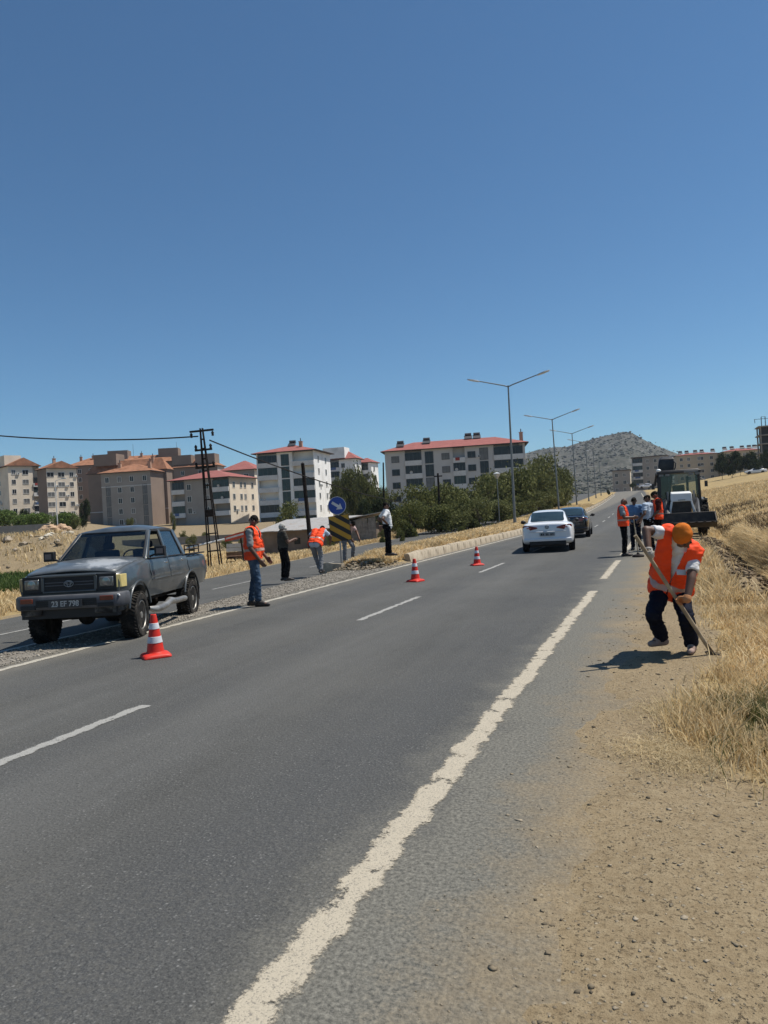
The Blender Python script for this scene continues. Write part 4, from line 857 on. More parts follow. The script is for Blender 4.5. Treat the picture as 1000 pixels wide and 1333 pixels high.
M_CAPO = mat('cap_orange', (.52, .145, .022), .8, var=.15, scale=8, bump=.003, bscale=40); M_CAPG = mat('cap_grey', (.35, .34, .31), .85); M_SHOE = mat('shoe_dark', (.03, .025, .022), .6, var=.3); M_SHOEP = mat('shoe_dusty', (.34, .25, .21), .8, var=.2); M_DARKT = mat('cloth_dark_olive', (.055, .05, .042), .85, var=.25, scale=6); M_MAROON = mat('cloth_maroon', (.06, .018, .016), .85, var=.2)
M_GLOVE = mat('glove_grey', (.36, .34, .31), .85, var=.15); M_SKIN_SUN = mat('glove_tan', (.40, .19, .09), .8, var=.15)  # the tan one is the bare left hand, skin painted brighter as sunlit
STD = dict(pelvis=(0, 0, .95), chest=(0, .0, 1.27), neck=(0, -.015, 1.47), head=(0, .02, 1.615), crown=None, face=None,
           sR=(.185, -.01, 1.41), eR=(.245, -.04, 1.13), wR=(.24, .06, .89), sL=(-.185, -.01, 1.41), eL=(-.245, -.04, 1.13), wL=(-.24, .06, .89),
           hR=(.09, 0, .92), kR=(.10, .02, .50), aR=(.11, -.02, .085), tR=(.13, .16, .035), hL=(-.09, 0, .92), kL=(-.10, .02, .50), aL=(-.11, -.02, .085), tL=(-.13, .16, .035))
def person(label, loc, rz, J=None, shirt=M_WHITE, sleeve='short', vest=False, vopen=.35, trousers=M_BLACK, shoe=M_SHOE, hair=M_HAIR, capm=None, skin=M_SKIN, vox=.014, k=1.0, belly=0.0, group=None, wide=1.0, grips=None, hand_mats=None, bald=False, baggy=0.0, vwid=.085):
    P = dict(STD); P.update(J or {}); P = {a: (Vector(v) * k if v is not None else None) for a, v in P.items()}
    g = thing('person', label, 'person', loc, rz, group); W_ = wide
    up = (P['neck'] - P['pelvis']).normalized(); lat = (P['sR'] - P['sL']); lat = (lat - up * lat.dot(up)).normalized(); fw = up.cross(lat)
    hlat = (P['hR'] - P['hL']).normalized()
    pe, ch, ne, he = P['pelvis'], P['chest'], P['neck'], P['head']
    hx = (he - ne).normalized(); crown = P['crown'] or he + hx * .06 * k; face = (P['face'].normalized() if P['face'] else None) or (fw - hx * fw.dot(hx)).normalized()
    face = (face - hx * face.dot(hx) * .6).normalized(); hl = hx.cross(face) * -1; hl = (P['sR'] - P['sL']).normalized() if hl.length < .1 else hl.normalized()
    torso = []
    def tor(e, low=0.0):
        sh = [(P['sL'].lerp(P['sR'], .12), P['sL'].lerp(P['sR'], .88), .072 * W_ + e, None), (ne - up * .06, ne + up * .0, .075 + e * .6, .06 + e * .4)]
        for sx in (-1, 1):
            sh.append((ch + lat * sx * .085 * W_ - up * .06, ch + lat * sx * .10 * W_ + up * .10, .115 + e, .10 + e))
            sh.append((pe + lat * sx * .075 * W_ + up * .03 - up * low, ch + lat * sx * .08 * W_ - up * .04, .112 * W_ + e, .118 * W_ + e))
            sh.append((P['s' + 'LR'[(sx + 1) // 2]], ch + lat * sx * .11 + up * .02, .068 + e, .08 + e))
        if belly: sh.append((pe + fw * belly * .75 + up * .1, ch + fw * belly * .6 - up * .08, .10 + e, .10 + e))
        return sh
    def pelvis_(e): return [(P['hL'] + up * .04, P['hR'] + up * .04, .112 * W_ + e, None), (pe + lat * .06 + up * .04, pe - lat * .06 + up * .04, .115 * W_ + e, None)]
    def arm(sd, e, f=1.0, flat=False):
        s_, e_, w_ = P['s' + sd], P['e' + sd], P['w' + sd]
        if f <= 1: return [(s_, s_.lerp(e_, f), .062 + e, .062 + (-.016) * f + e * 1.25, False, flat)]
        return [(s_, e_, .062 + e, .046 + e), (e_, e_.lerp(w_, f - 1), .046 + e, .046 - .014 * (f - 1) + e * 1.2, False, flat)]
    def leg(sd, e, f=2.0, flat=False):
        h, kn, an = P['h' + sd], P['k' + sd], P['a' + sd]
        return [(h, kn, .088 * W_ + e, .06 + e), (kn, an.lerp(kn, 2 - f), .06 + e, .042 + e * 1.6, False, flat)]
    def hand(sd):
        w_, e_ = P['w' + sd], P['e' + sd]; d = (w_ - e_).normalized(); sg = 1 if sd == 'R' else -1; out = []
        gr = (grips or {}).get(sd)
        if gr: ax, d2 = Vector(gr[0]).normalized(), Vector(gr[1]).normalized(); d = (d2 - ax * d2.dot(ax)).normalized(); p = ax; inn = p.cross(d) * gr[2]
        else: p = (fw - d * fw.dot(d)).normalized() if abs(d.dot(fw)) < .9 else (up - d * up.dot(d)).normalized(); inn = p.cross(d) * sg; inn = inn if inn.dot(lat * -sg) > 0 else -inn
        pk = .001
        for i in range(4):
            off = p * (.033 - .022 * i) * k; kn = w_ + d * (.085 - .004 * abs(i - 1.2)) * k + off
            out.append((w_ + off * .6, kn, .017 * k, .0125 * k)); L3 = [(.040, .028, .020), (.045, .031, .022), (.042, .029, .021), (.033, .022, .018)][i]
            a = 0; q = kn; st = (1.15, 1.35, 1.0) if gr else (.30, .4, .35)
            for j, ln in enumerate(L3):
                a += st[j]; dd = d * math.cos(a) + inn * math.sin(a); q2 = q + dd * ln * k; out.append((q, q2, (.0105 - .001 * j) * k, (.0095 - .001 * j) * k)); q = q2
        b0 = w_ + d * .022 * k + p * .028 * k; b1 = b0 + (p * .6 + d * .5 + inn * .6).normalized() * .042 * k; b2 = b1 + ((inn * .9 - p * .3 + d * .35) if gr else (d * .8 + inn * .4)).normalized() * .034 * k
        out += [(b0, b1, .014 * k, .0115 * k), (b1, b2, .0115 * k, .0095 * k)]; return out
    body = tor(0) + pelvis_(-.01)
    hr = .5 * (crown - ne).length
    hb = [(he - hx * .015 - face * .012, crown - hx * .045, .079 * k, .084 * k), (he - hx * .055 + face * .03, he - hx * .02 + face * .035, .052 * k, .062 * k), (ne - up * .02, he - hx * .02, .057 * k, .055 * k),
          (he + face * .088 + hx * .022, he + face * .108 - hx * .018, .010 * k, .016 * k), (he + face * .07 + hx * .035 - hl * .03, he + face * .07 + hx * .035 + hl * .03, .018 * k, None)]
    for sx in (-1, 1): hb.append((he + hl * sx * .083 * k + hx * .012 - face * .012, he + hl * sx * .086 * k - hx * .025 - face * .005, .016 * k, .011 * k))
    body += hb
    for sd in 'LR': body += arm(sd, 0, 2.0) + leg(sd, 0, 2.0) + [(P['a' + sd], P['t' + sd], .04 * k, .03 * k)]
    if hand_mats is None:
        for sd in 'LR': body += hand(sd)
    fused('body', body, skin, g, vox * .62 if hand_mats is None else vox * .75, smooth=2)
    if hand_mats:
        for sd in 'LR': fused('glove', hand(sd) + [(P['w' + sd], P['w' + sd].lerp(P['e' + sd], .16), .043, .04, False, True)], hand_mats[sd], g, .006, smooth=2)
    for sx in (-1, 1): MB().ball(tuple(he + face * .083 * k + hx * .018 * k + hl * sx * .033 * k), .013 * k, n=6).build('eye', M_EYE, g, smooth=180)
    MB().tube(he + face * .085 * k - hx * .052 * k - hl * .024, he + face * .085 * k - hx * .052 * k + hl * .024, .007 * k, n=6).build('mouth', M_LIP, g)
    sl = {'short': .72, 'long': 1.92, 'mid': .95}[sleeve]
    so = fused('shirt', tor(.02, .02) + arm('L', .012, sl, True) + arm('R', .012, sl, True), shirt, g, vox, .010, 11, smooth=3)
    tr = fused('trousers', pelvis_(.018) + leg('L', .015 + baggy, 1.97, True) + leg('R', .015 + baggy, 1.97, True), trousers, g, vox, .013, 13, smooth=3)
    for sd in 'LR':
        a, t = P['a' + sd], P['t' + sd]; d = (t - a); fl = Vector((d.x, d.y, 0)).normalized() if Vector((d.x, d.y, 0)).length > .02 else d.normalized(); hd = (t - fl * .24 * k)
        hd = hd if hd.z > 0 or True else hd; ln = a + (t - a) * .1
        heel = a - Vector((0, 0, .045)) - fl * .045; heel = heel + (a - heel) * 0
        fused('shoe', [(heel, t, .043, .036), (a - Vector((0, 0, .01)), a.lerp(t, .55) + Vector((0, 0, .005)), .05, .042), (heel, t + fl * .02, .032, .03)], shoe, g, .01, smooth=2)
    top = crown - hx * .04
    if capm:
        cp_ = [(top - hx * .03 - face * .008, top + hx * .0, .094 * k, .09 * k), (top - hx * .05 + face * .06, top - hx * .055 + face * .125, .05 * k, .045 * k)]
        if capm is M_CAPO: cp_ = [(top - hx * .075 - face * .02, top - hx * .0, .092 * k, .089 * k), (he - hx * .05 - face * .05, top - face * .03, .085 * k, .095 * k), (he - hx * .10 - face * .055, he - face * .04, .075 * k, .085 * k)]
        fused('cap', cp_, capm, g, .01, .003, 14, smooth=3)
    elif not bald:
        fused('hair', [(he + hx * .035 - face * .035, top + hx * .004 - face * .012, .082 * k, .088 * k), (he - hx * .03 - face * .05, he + hx * .03 - face * .04, .05 * k, .07 * k), (top + face * .03 + hx * .01, top - face * .03 + hx * .01, .07 * k, .075 * k)], hair, g, .01, .004, 30, smooth=1)
    if vest:
        H_ = (ne - pe).length
        def co(c): r = c - pe; return r.dot(lat), r.dot(fw), r.dot(up)
        def cut(c):
            x, y, z = co(c)
            if z < -.06: return True
            if abs(x) > .205 * W_ + .02 and z > .24: return True                                       # armholes
            if z > H_ - .03 and abs(x) < .07 + .2 * max(0, z - H_ + .03): return True                  # neck
            if y > 0 and z > H_ * vopen and abs(x) < .010 + vwid * (z - H_ * vopen) / (H_ * (1 - vopen)): return True   # open front
            return abs(x) < .006 and y > 0
        def band(c):
            x, y, z = co(c); return .10 < z < .15
        fused('vest', tor(.045, .1) + pelvis_(.045), M_VEST, g, vox * .8, .015, 7.5, cut, 6, .006, (band, M_REFL))
    return g
def wj(root, d):                     # joints given as (px, py, depth) -> positions from the root
    return {a: tuple(at(*v) - root) for a, v in d.items()}

# the man digging at the verge
fr = gz(882, 846, .0); fr.z = 0
def V3(a, b): return (Vector(b) - Vector(a))
Jf = wj(fr, dict(aR=(862, 830.5, 7.95), tR=(848, 838, 7.86), kR=(850, 800, 7.72), hR=(862, 766, 7.97), aL=(901, 839, 7.82), tL=(899, 848, 7.66), kL=(893, 803, 7.62), hL=(884, 768, 7.95),
         pelvis=(873, 764, 7.98), chest=(880, 724, 7.74), neck=(887, 707, 7.58), head=(890, 699, 7.46), crown=(891, 693, 7.34), sR=(868.5, 695, 7.64), eR=(841, 690, 7.58), wR=(844.5, 718, 7.47), sL=(903, 722, 7.62), eL=(900, 753, 7.48), wL=(894.5, 780, 7.40)))
Jf['face'] = (.25, -.45, -1.0)
hA, hB = at(827, 697, 7.36), at(924, 846, 7.62); hd_ = (hB - hA).normalized()
def near_axis(px, py):               # the point of the shaft closest to a sight line at that pixel
    best = min((hA.lerp(hB, t / 200) for t in range(201)), key=lambda p: (at(px, py, p.y) - p).length); return best
worker = person('man in orange vest and orange cap bending to dig with a long shovel', fr, 0, Jf, shirt=M_WHITE, vest=True, vopen=.40, vwid=.055, baggy=.005, trousers=M_NAVY, shoe=M_SHOEP, capm=M_CAPO, skin=M_SKIN_D, vox=.012,
       grips={'R': (tuple(-hd_), tuple(near_axis(849, 729) - at(844.5, 718, 7.47)), 1), 'L': (tuple(-hd_), tuple(near_axis(891, 788) - at(894.5, 780, 7.40)), 1)}, hand_mats={'R': M_GLOVE, 'L': M_SKIN_SUN})
MB().b(-.05, .05, -.004, .004, -.028, .028).build('vest_label', mat('label_white', (.6, .6, .56), .6), worker)
lb_ = worker.children[-1]; lp_ = at(887, 745, 7.545) - fr; lb_.location = lp_; lb_.rotation_euler = (rad(-25), rad(6), rad(8))
M_ASH = mat('ash_handle', (.36, .29, .20), .75, var=.25, scale=9, dirt=(.15, .11, .08), dirt_amt=.6, dscale=6); M_BLADE = mat('shovel_steel', (.12, .10, .085), .5, metal=.7, var=.3)
shv = thing('shovel', 'long wooden handled shovel gripped by the digging man', 'shovel', hB)
rA = hA - hB; MB().path([rA, rA * .5 + Vector((0, .0, 0)), Vector((0, 0, .0))], [.019, .02, .021], 10).build('handle', M_ASH, shv, smooth=60)
qv = hd_.to_track_quat('Z', 'Y').to_matrix(); bl = MB()
bl.loft([[tuple(qv @ Vector((x * wd, .004 + dp * (1 - x * x) * -1, z))) for x in np.linspace(-1, 1, 7)] + [tuple(qv @ Vector((x * wd, .010 + dp * (1 - x * x) * -1, z))) for x in np.linspace(1, -1, 7)] for (z, wd, dp) in ((-.08, .024, .02), (.02, .03, .025), (.05, .11, .03), (.18, .115, .03), (.26, .08, .02), (.30, .02, .005))])
bl.build('blade', M_BLADE, shv, smooth=50)

# the men on the other side
pm = gz(334, 789, 0)
person('man in orange vest, grey shirt and blue jeans watching beside the pickup', pm, rad(-92), dict(wR=(.21, .16, .87), eR=(.25, -.0, 1.12), wL=(-.24, .2, .9), eL=(-.25, .02, 1.13), head=(.0, .04, 1.62), face=(.85, .25, -.02), aR=(.10, .06, .085), tR=(.14, .25, .035), kR=(.1, .07, .5), aL=(-.1, -.12, .085), tL=(-.14, .07, .035), kL=(-.1, -.03, .5)),
       shirt=M_GREYT, sleeve='mid', vest=True, vopen=.25, trousers=M_DENIM, belly=.10, skin=M_SKIN_D, wide=1.06, k=1.03)
pm = gz(371, 756, -.10)
person('man in pale cap and dark clothes standing with hands raised to his chest', pm, rad(-68), dict(eR=(.26, .1, 1.14), wR=(.1, .33, 1.22), eL=(-.24, .06, 1.14), wL=(-.06, .32, 1.16), kR=(.1, .1, .5), aR=(.1, .03, .085), tR=(.12, .22, .035), neck=(0, -.04, 1.46), head=(0, .0, 1.61)), shirt=M_DARKT, sleeve='short', trousers=M_BLACK, capm=M_CAPG, skin=M_SKIN_D, k=.97)
pm = gz(414, 746, -.08)
person('man in orange vest and grey jeans seen from behind bending forward', pm, rad(-20), dict(pelvis=(0, -.10, .93), chest=(.02, .14, 1.19), neck=(.02, .30, 1.32), head=(.03, .43, 1.36), sR=(.2, .24, 1.29), sL=(-.17, .24, 1.29), eR=(.36, .34, 1.12), wR=(.28, .45, .92), eL=(-.38, .30, 1.18), wL=(-.3, .5, 1.1), hR=(.1, -.08, .91), hL=(-.1, -.08, .91),
       kR=(.12, .06, .5), aR=(.14, -.06, .085), tR=(.16, .13, .035), kL=(-.12, .16, .5), aL=(-.02, .22, .085), tL=(-.02, .41, .035)), shirt=M_PALEB, vest=True, trousers=M_GREYJ, skin=M_SKIN_D)
pm = gz(452, 732.5, -.02)
person('man in pink shirt stooping half hidden behind the striped board', pm, rad(-130), dict(pelvis=(0, -.08, .92), chest=(0, .12, 1.2), neck=(0, .26, 1.34), head=(0, .38, 1.39), sR=(.18, .2, 1.31), sL=(-.18, .2, 1.31), eR=(.25, .3, 1.06), wR=(.2, .44, .86), eL=(-.28, .3, 1.08), wL=(-.25, .42, .85), kL=(-.14, .22, .56), aL=(-.2, .1, .16), tL=(-.22, .27, .06)),
       shirt=mat('cloth_pink', (.55, .40, .38), .85), sleeve='short', trousers=M_GREYJ, skin=M_SKIN, k=1.0)
pm = gz(506, 723.5, .30)
person('man in white shirt and black trousers standing on the median kerb hand on hip', pm, rad(-76), dict(eL=(-.30, -.2, 1.2), wL=(-.14, .02, 1.02), eR=(.36, -.22, 1.2), wR=(.17, -.02, 1.03), aR=(.09, .03, .085), tR=(.11, .22, .035), pelvis=(0, .03, .95), neck=(0, -.04, 1.47), head=(0, .01, 1.615)), shirt=M_WHITE, sleeve='short', trousers=M_BLACK, skin=M_SKIN_D)
# the group by the digger
pm = gz(814, 724, 0)
person('bald man in orange vest with grey sleeves holding a tool beside the road line', pm, rad(-112), dict(eR=(.25, .06, 1.14), wR=(.16, .30, 1.14), eL=(-.25, .05, 1.13), wL=(-.13, .30, 1.10), head=(0, .05, 1.61)), shirt=mat('cloth_steel', (.24, .27, .30), .85), sleeve='short', vest=True, trousers=M_BLACK, skin=M_SKIN_D, bald=True, vopen=.3)
pm = gz(829, 716, 0)
person('man in blue shirt facing the bald man on the shoulder', pm, rad(150), dict(eR=(.24, .08, 1.15), wR=(.13, .22, .95), eL=(-.24, .04, 1.12), wL=(-.2, .16, .9)), shirt=M_BLUE, wide=.88, sleeve='short', trousers=M_NAVY, skin=M_SKIN_D, k=1.0)
pm = gz(847, 717, 0)
person('man in pale blue shirt with black trousers, back to the orange vested man', pm, rad(35), dict(eL=(-.30, -.08, 1.16), wL=(-.32, .12, .98), face=(-.6, .7, -.05)), shirt=M_PALEB, sleeve='short', trousers=M_BLACK, skin=M_SKIN_D, k=1.03)
pm = gz(859, 716, 0)
person('man in orange vest over dark sleeves standing close to the digger', pm, rad(78), dict(eR=(.25, .02, 1.13), wR=(.2, .16, .92), eL=(-.25, .02, 1.13), wL=(-.18, .2, .95), head=(0, .06, 1.60)), shirt=M_MAROON, sleeve='mid', vest=True, trousers=M_BLACK, skin=M_SKIN_D, k=1.10)
finish_queue()
# flat rammer on a pole, standing between them
pb = gz(831, 725, 0); rm = thing('hand_rammer', 'dark round plated hand tool with a thin pole held upright beside the bald man', 'tool', pb)
MB().lathe([(.02, .0), (.16, .0), (.17, .03), (.15, .06), (.05, .08), (.03, .12)], n=16).build('plate', M_RUST, rm, smooth=40); d = at(825, 676, pb.y - .05) - pb; MB().tube((0, 0, .08), d, .016, n=8).build('handle', M_ASH, rm)
# ------------------------------------------------------------------ vehicles (local: x right, y forward, z up)
def boolean(o, cutters):
    for c in cutters:
        md = o.modifiers.new('cut', 'BOOLEAN'); md.operation = 'DIFFERENCE'; md.solver = 'EXACT'; md.object = c
    dg = bpy.context.evaluated_depsgraph_get(); dg.update()
    me = bpy.data.meshes.new_from_object(o.evaluated_get(dg)); o.modifiers.clear(); o.data = me
    for c in cutters: bpy.data.objects.remove(c)
    return o
def text_mesh(name, txt, size, m, parent, loc, rot, sx=1.0):
    cu = bpy.data.curves.new(name, 'FONT'); cu.body = txt; cu.size = size; cu.align_x = 'CENTER'; cu.align_y = 'CENTER'; cu.extrude = .002; cu.offset = .0022
    t = bpy.data.objects.new(name, cu); COL.objects.link(t); dg = bpy.context.evaluated_depsgraph_get(); dg.update(); me = bpy.data.meshes.new_from_object(t.evaluated_get(dg)); bpy.data.objects.remove(t)
    me.materials.clear(); me.materials.append(m); return link(name, me, parent, loc, rot, (sx, 1, 1))
M_TYRE = mat('tyre', (.022, .021, .020), .85, var=.25, dirt=(.12, .105, .085), dirt_amt=.55, dscale=6); M_TYRE2 = mat('tyre_clean', (.016, .016, .017), .8)
M_RIM = mat('steel_rim', (.30, .285, .26), .5, metal=.6, var=.25, scale=9, dirt=(.10, .085, .07), dirt_amt=.8, dscale=8); M_ALLOY = mat('alloy', (.35, .35, .36), .35, metal=.8)
M_PU = mat('pickup_paint', (.043, .053, .058), .36, var=.18, scale=3.5, dirt=(.17, .16, .145), dirt_amt=.45, dscale=1.8, coat=.45, bump=.0008, bscale=5)
def hood_mat():
    m, N, L, b = newmat('pickup_hood'); vec, tc = ncoord(N, L)
    c = nmix(N, L, nrange(N, L, nnoise(N, L, vec, 2.4, 7, .65), .35, .7), (.056, .065, .070), (.125, .132, .134))
    mp = N.new('ShaderNodeMapping'); mp.vector_type = 'POINT'; mp.inputs['Location'].default_value = (.66, -3.6, 0); mp.inputs['Scale'].default_value = (2.0, 2.3, 0); L.new(tc.outputs['Object'], mp.inputs[0])
    ln = N.new('ShaderNodeVectorMath'); ln.operation = 'LENGTH'; L.new(mp.outputs[0], ln.inputs[0])
    f = nmath(N, L, 'ADD', ln.outputs['Value'], nmath(N, L, 'MULTIPLY', nmath(N, L, 'SUBTRACT', nnoise(N, L, vec, 4, 8, .7), .5), 2.2))
    c = nmix(N, L, nrange(N, L, f, .86, .50), c, (.36, .37, .37))          # paint gone chalky
    L.new(c, b.inputs['Base Color']); b.inputs['Roughness'].default_value = .42; b.inputs['Coat Weight'].default_value = .3; return m
M_PUH = hood_mat()
M_PLAST = mat('black_plastic', (.010, .010, .011), .6, var=.2); M_BUMP = mat('bumper_grey', (.075, .077, .085), .6, var=.2, scale=4, dirt=(.02, .02, .02), dirt_amt=.8, dscale=3)
M_CHROME = mat('chrome', (.6, .6, .6), .15, metal=1.0); M_HL = mat('headlamp', (.17, .17, .165), .15, metal=.5, var=.25, scale=20); M_AMBER = mat('amber_lens', (.62, .50, .20), .2, var=.15); M_IND = mat('indicator_red', (.16, .03, .012), .25)
M_GLASS = glass('car_glass', (.60, .66, .65)); M_GLASS_T = glass('car_glass_dusty', (.42, .48, .50), .9, .12); M_INT = mat('interior', (.035, .035, .036), .9); M_SEAT = mat('seat_cloth', (.05, .065, .09), .9)
def wheel(parent, x, y, r, w, out, rim_m, tyre_m, holes=6, steer=0.0, lugs=False, rz0=None):
    R_ = rz0 or r; t = MB(); h = w / 2
    t.lathe([(r * .60, -h * .8), (r * .70, -h), (r * .9, -h), (r * .985, -h * .72), (r, -h * .3), (r, h * .3), (r * .985, h * .72), (r * .9, h), (r * .70, h), (r * .60, h * .8)], axis='x', n=36)
    if lugs:
        n = 44 if not isinstance(lugs, int) or lugs is True else lugs
        for i in range(n):
            a = 2 * math.pi * i / n
            for sg in (-1, 1):
                aa = a + (math.pi / n if sg > 0 else 0); rot = Matrix.Rotation(aa, 3, 'X') @ Matrix.Rotation(sg * .5, 3, 'Z')
                t.box(Matrix.Rotation(aa, 3, 'X') @ Vector((sg * h * .52, 0, r)), (h * .85, 2.1 * r / n * 1.2, r * .055), rot)
    o = t.build('wheel', tyre_m, parent, smooth=35); o.location = (x, y, R_); o.rotation_euler.z = steer
    q = MB(); sg = out
    q.lathe([(r * .62, -h * .7 * sg), (r * .64, h * .86 * sg), (r * .60, h * .9 * sg), (r * .55, h * .7 * sg), (r * .52, h * .2 * sg), (r * .30, h * .30 * sg), (r * .26, h * .55 * sg), (r * .16, h * .62 * sg), (r * .14, h * .85 * sg), (1e-5, h * .88 * sg)], axis='x', n=32)
    rm_ = q.build('rim', rim_m, o, smooth=30)
    for i in range(holes):
        a = 2 * math.pi * i / holes; MB().lathe([(r * .075, h * .22 * sg), (r * .075, h * .315 * sg), (1e-5, h * .318 * sg)], (0, math.cos(a) * r * .41, math.sin(a) * r * .41), 'x', 10).build('rim_hole', M_PLAST, rm_) if rm_ and False else q
    hl = MB()
    for i in range(holes):
        a = 2 * math.pi * i / holes; hl.lathe([(r * .085, h * .20 * sg), (r * .085, h * .33 * sg), (1e-5, h * .335 * sg)], (0, math.cos(a) * r * .41, math.sin(a) * r * .41), 'x', 10)
    hl.build('rim_openings', M_PLAST, o); return o

def pickup(loc, rz, scale):
    g = thing('pickup_truck', 'battered dark grey double cab pickup parked on the gravel median', 'pickup truck', loc, rz); g.scale = (scale,) * 3
    Z = .10                                                             # it sits high
    def half(y):
        f = np.interp(y, [-2.62, -2.5, 1.5, 1.95, 2.1], [.80, .82, .82, .80, .755]); return f
    def ring(y, ztop, zb=.52):
        w = half(y); pts = [(w * .94, zb), (w * .985, zb + .12), (w * 1.03, zb + .27), (w * 1.035, zb + .34), (w * 1.005, zb + .42), (w * .995, ztop - .10), (w * .965, ztop - .035), (w * .90, ztop - .004), (w * .5, ztop + .018)]
        return [(x, y, z + Z) for x, z in pts] + [(-x, y, z + Z) for x, z in pts[::-1]]
    st = [(.905, 1.185), (1.0, 1.185), (1.3, 1.155), (1.7, 1.10), (1.95, 1.045), (2.06, 1.01), (2.1, .96)]
    fb = MB().loft([ring(y, z) for y, z in st]).build('front_body', M_PU, g, smooth=35)
    cut = MB().lathe([(.45, -2), (.45, 2)], (0, 1.425, .36 + Z * .6), 'x', 40).build('c', M_PU); cut.parent = g
    boolean(fb, [cut]); shade(fb.data, 35)
    hd = MB().loft([[(x * (half(y) * .90), y, z + Z + .006 + .05 * (1 - x * x)) for x in np.linspace(-1, 1, 13)] for y, z in [(.93, 1.187), (1.3, 1.16), (1.7, 1.105), (1.95, 1.05), (2.05, 1.02)]], closed=False, caps=False).build('hood', M_PUH, g, smooth=60)
    hd.modifiers.new('t', 'SOLIDIFY').thickness = .02
    cb = MB().loft([ring(y, z) for y, z in [(-1.27, 1.165), (-.4, 1.17), (.90, 1.185)]]).build('cab_lower', M_PU, g, smooth=35)
    # doors: skins a little proud of the cab side, with real gaps between them
    for sg in (-1, 1):
        for (a, b_, nm) in ((-.12, .86, 'door'), (-1.02, -.145, 'door')):
            rg = []
            for y in np.linspace(a, b_, 4):
                r_ = ring(y, 1.175, .56)[:7]; rg.append([(sg * (x + .008), y, z) for x, yy, z in r_] + [(sg * (x - .012), y, z) for x, yy, z in r_[::-1]])
            d = MB().loft(rg).build(nm, M_PU, g, bevel=.005)
            yh = a + .12; w = half(yh) * 1.0
            MB().b(sg * w - .012, sg * w + .032, yh - .07, yh + .07, 1.05 + Z, 1.085 + Z).build('handle', M_CHROME, d, bevel=.008)
            MB().b(sg * w * 1.03 - .01, sg * w * 1.03 + .022, a + .01, b_ - .01, .80 + Z, .83 + Z).build('side_moulding', M_PU, d, bevel=.006)
    # bed
    bed = MB().loft([ring(y, 1.13) for y in (-2.62, -2.5, -2.0, -1.31)]).build('bed', M_PU, g, smooth=35)
    c1 = MB().lathe([(.46, -2), (.46, 2)], (0, -1.425, .38 + Z * .6), 'x', 40).build('c', M_PU); c2 = MB().b(-.72, .72, -2.55, -1.36, .72 + Z, 1.6).build('c', M_PU)
    for c in (c1, c2): c.parent = g
    boolean(bed, [c1, c2]); shade(bed.data, 35)
    rl = MB().b(-.80, -.73, -2.6, -1.33, 1.145 + Z, 1.175 + Z).b(.73, .80, -2.6, -1.33, 1.145 + Z, 1.175 + Z).build('bed_rail', M_PLAST, g, bevel=.008)
    MB().b(-.76, .76, -2.665, -2.625, .66 + Z, 1.07 + Z).build('tailgate', M_PU, g, bevel=.01)
    for sg in (-1, 1): MB().b(sg * .78 - .03, sg * .78 + .03, -2.66, -2.6, .72 + Z, .98 + Z).build('tail_light', M_IND, g)
    # rack in the bed
    rk = MB()
    for z in (1.25, 1.33): rk.tube((-.70, -1.5, z + Z), (-.70, -2.5, z + Z), .014, n=6)
    for y in (-1.5, -1.83, -2.16, -2.5): rk.tube((-.70, y, 1.15 + Z), (-.70, y, 1.33 + Z), .014, n=6)
    rk.build('bed_rack', M_RUST, g)
    # roof and pillars
    zt = 1.70 + Z
    roof = MB().loft([[(x * w, y, z + Z + h * (1 - abs(x) ** 3)) for x in np.linspace(-1, 1, 13)] + [(x * w * .98, y, z + Z - .045) for x in np.linspace(1, -1, 13)] for (y, w, z, h) in ((.32, .605, 1.648, .02), (.22, .625, 1.68, .05), (-.3, .635, 1.695, .085), (-.85, .63, 1.69, .07), (-1.0, .62, 1.67, .04), (-1.07, .60, 1.635, .015))]).build('roof', M_PU, g, smooth=40)
    for sg in (-1, 1):
        MB().loft([[(sg * (x - .035), y - .05, z), (sg * (x + .03), y - .06, z), (sg * (x + .03), y + .02, z), (sg * (x - .035), y + .03, z)] for (x, y, z) in ((.755, .90, 1.165 + Z), (.61, .27, 1.67 + Z))]).build('windscreen_pillar', M_PU, g, bevel=.01)
        MB().loft([[(sg * (x - .03), y - .045, z), (sg * (x + .022), y - .045, z), (sg * (x + .022), y + .045, z), (sg * (x - .03), y + .045, z)] for (x, y, z) in ((.79, -.13, 1.16 + Z), (.625, -.17, 1.67 + Z))]).build('door_pillar', M_PU, g, bevel=.008)
        MB().loft([[(sg * (x - .04), y - .10, z), (sg * (x + .022), y - .09, z), (sg * (x + .022), y + .08, z), (sg * (x - .04), y + .09, z)] for (x, y, z) in ((.79, -1.14, 1.16 + Z), (.612, -.97, 1.67 + Z))]).build('rear_pillar', M_PU, g, bevel=.015)
        for (y0, y1, y2, y3, gm) in ((.82, -.09, -.13, .25, M_GLASS), (-.18, -1.04, -.90, -.22, M_GLASS_T)):
            q = [(sg * .785, y0, 1.17 + Z), (sg * .785, y1, 1.17 + Z), (sg * .625, y2, 1.65 + Z), (sg * .625, y3, 1.65 + Z)]
            if gm is M_GLASS and sg < 0: q[2] = (sg * .742, y1 - .01, 1.30 + Z); q[3] = (sg * .742, .68, 1.30 + Z)       # wound half down
            wn_ = MB().add([(x - sg * .004, y, z) for x, y, z in q] + [(x, y, z) for x, y, z in q], [(0, 1, 2, 3), (7, 6, 5, 4), (0, 4, 5, 1), (1, 5, 6, 2), (2, 6, 7, 3), (3, 7, 4, 0)]).build('door_window', gm, g)
            tr = MB()
            qq = [(sg * .787, y0, 1.17 + Z), (sg * .787, y1, 1.17 + Z), (sg * .628, y2, 1.65 + Z), (sg * .628, y3, 1.65 + Z)]
            for a, b_ in zip(qq, qq[1:] + qq[:1]): tr.tube(a, b_, .014, n=6)
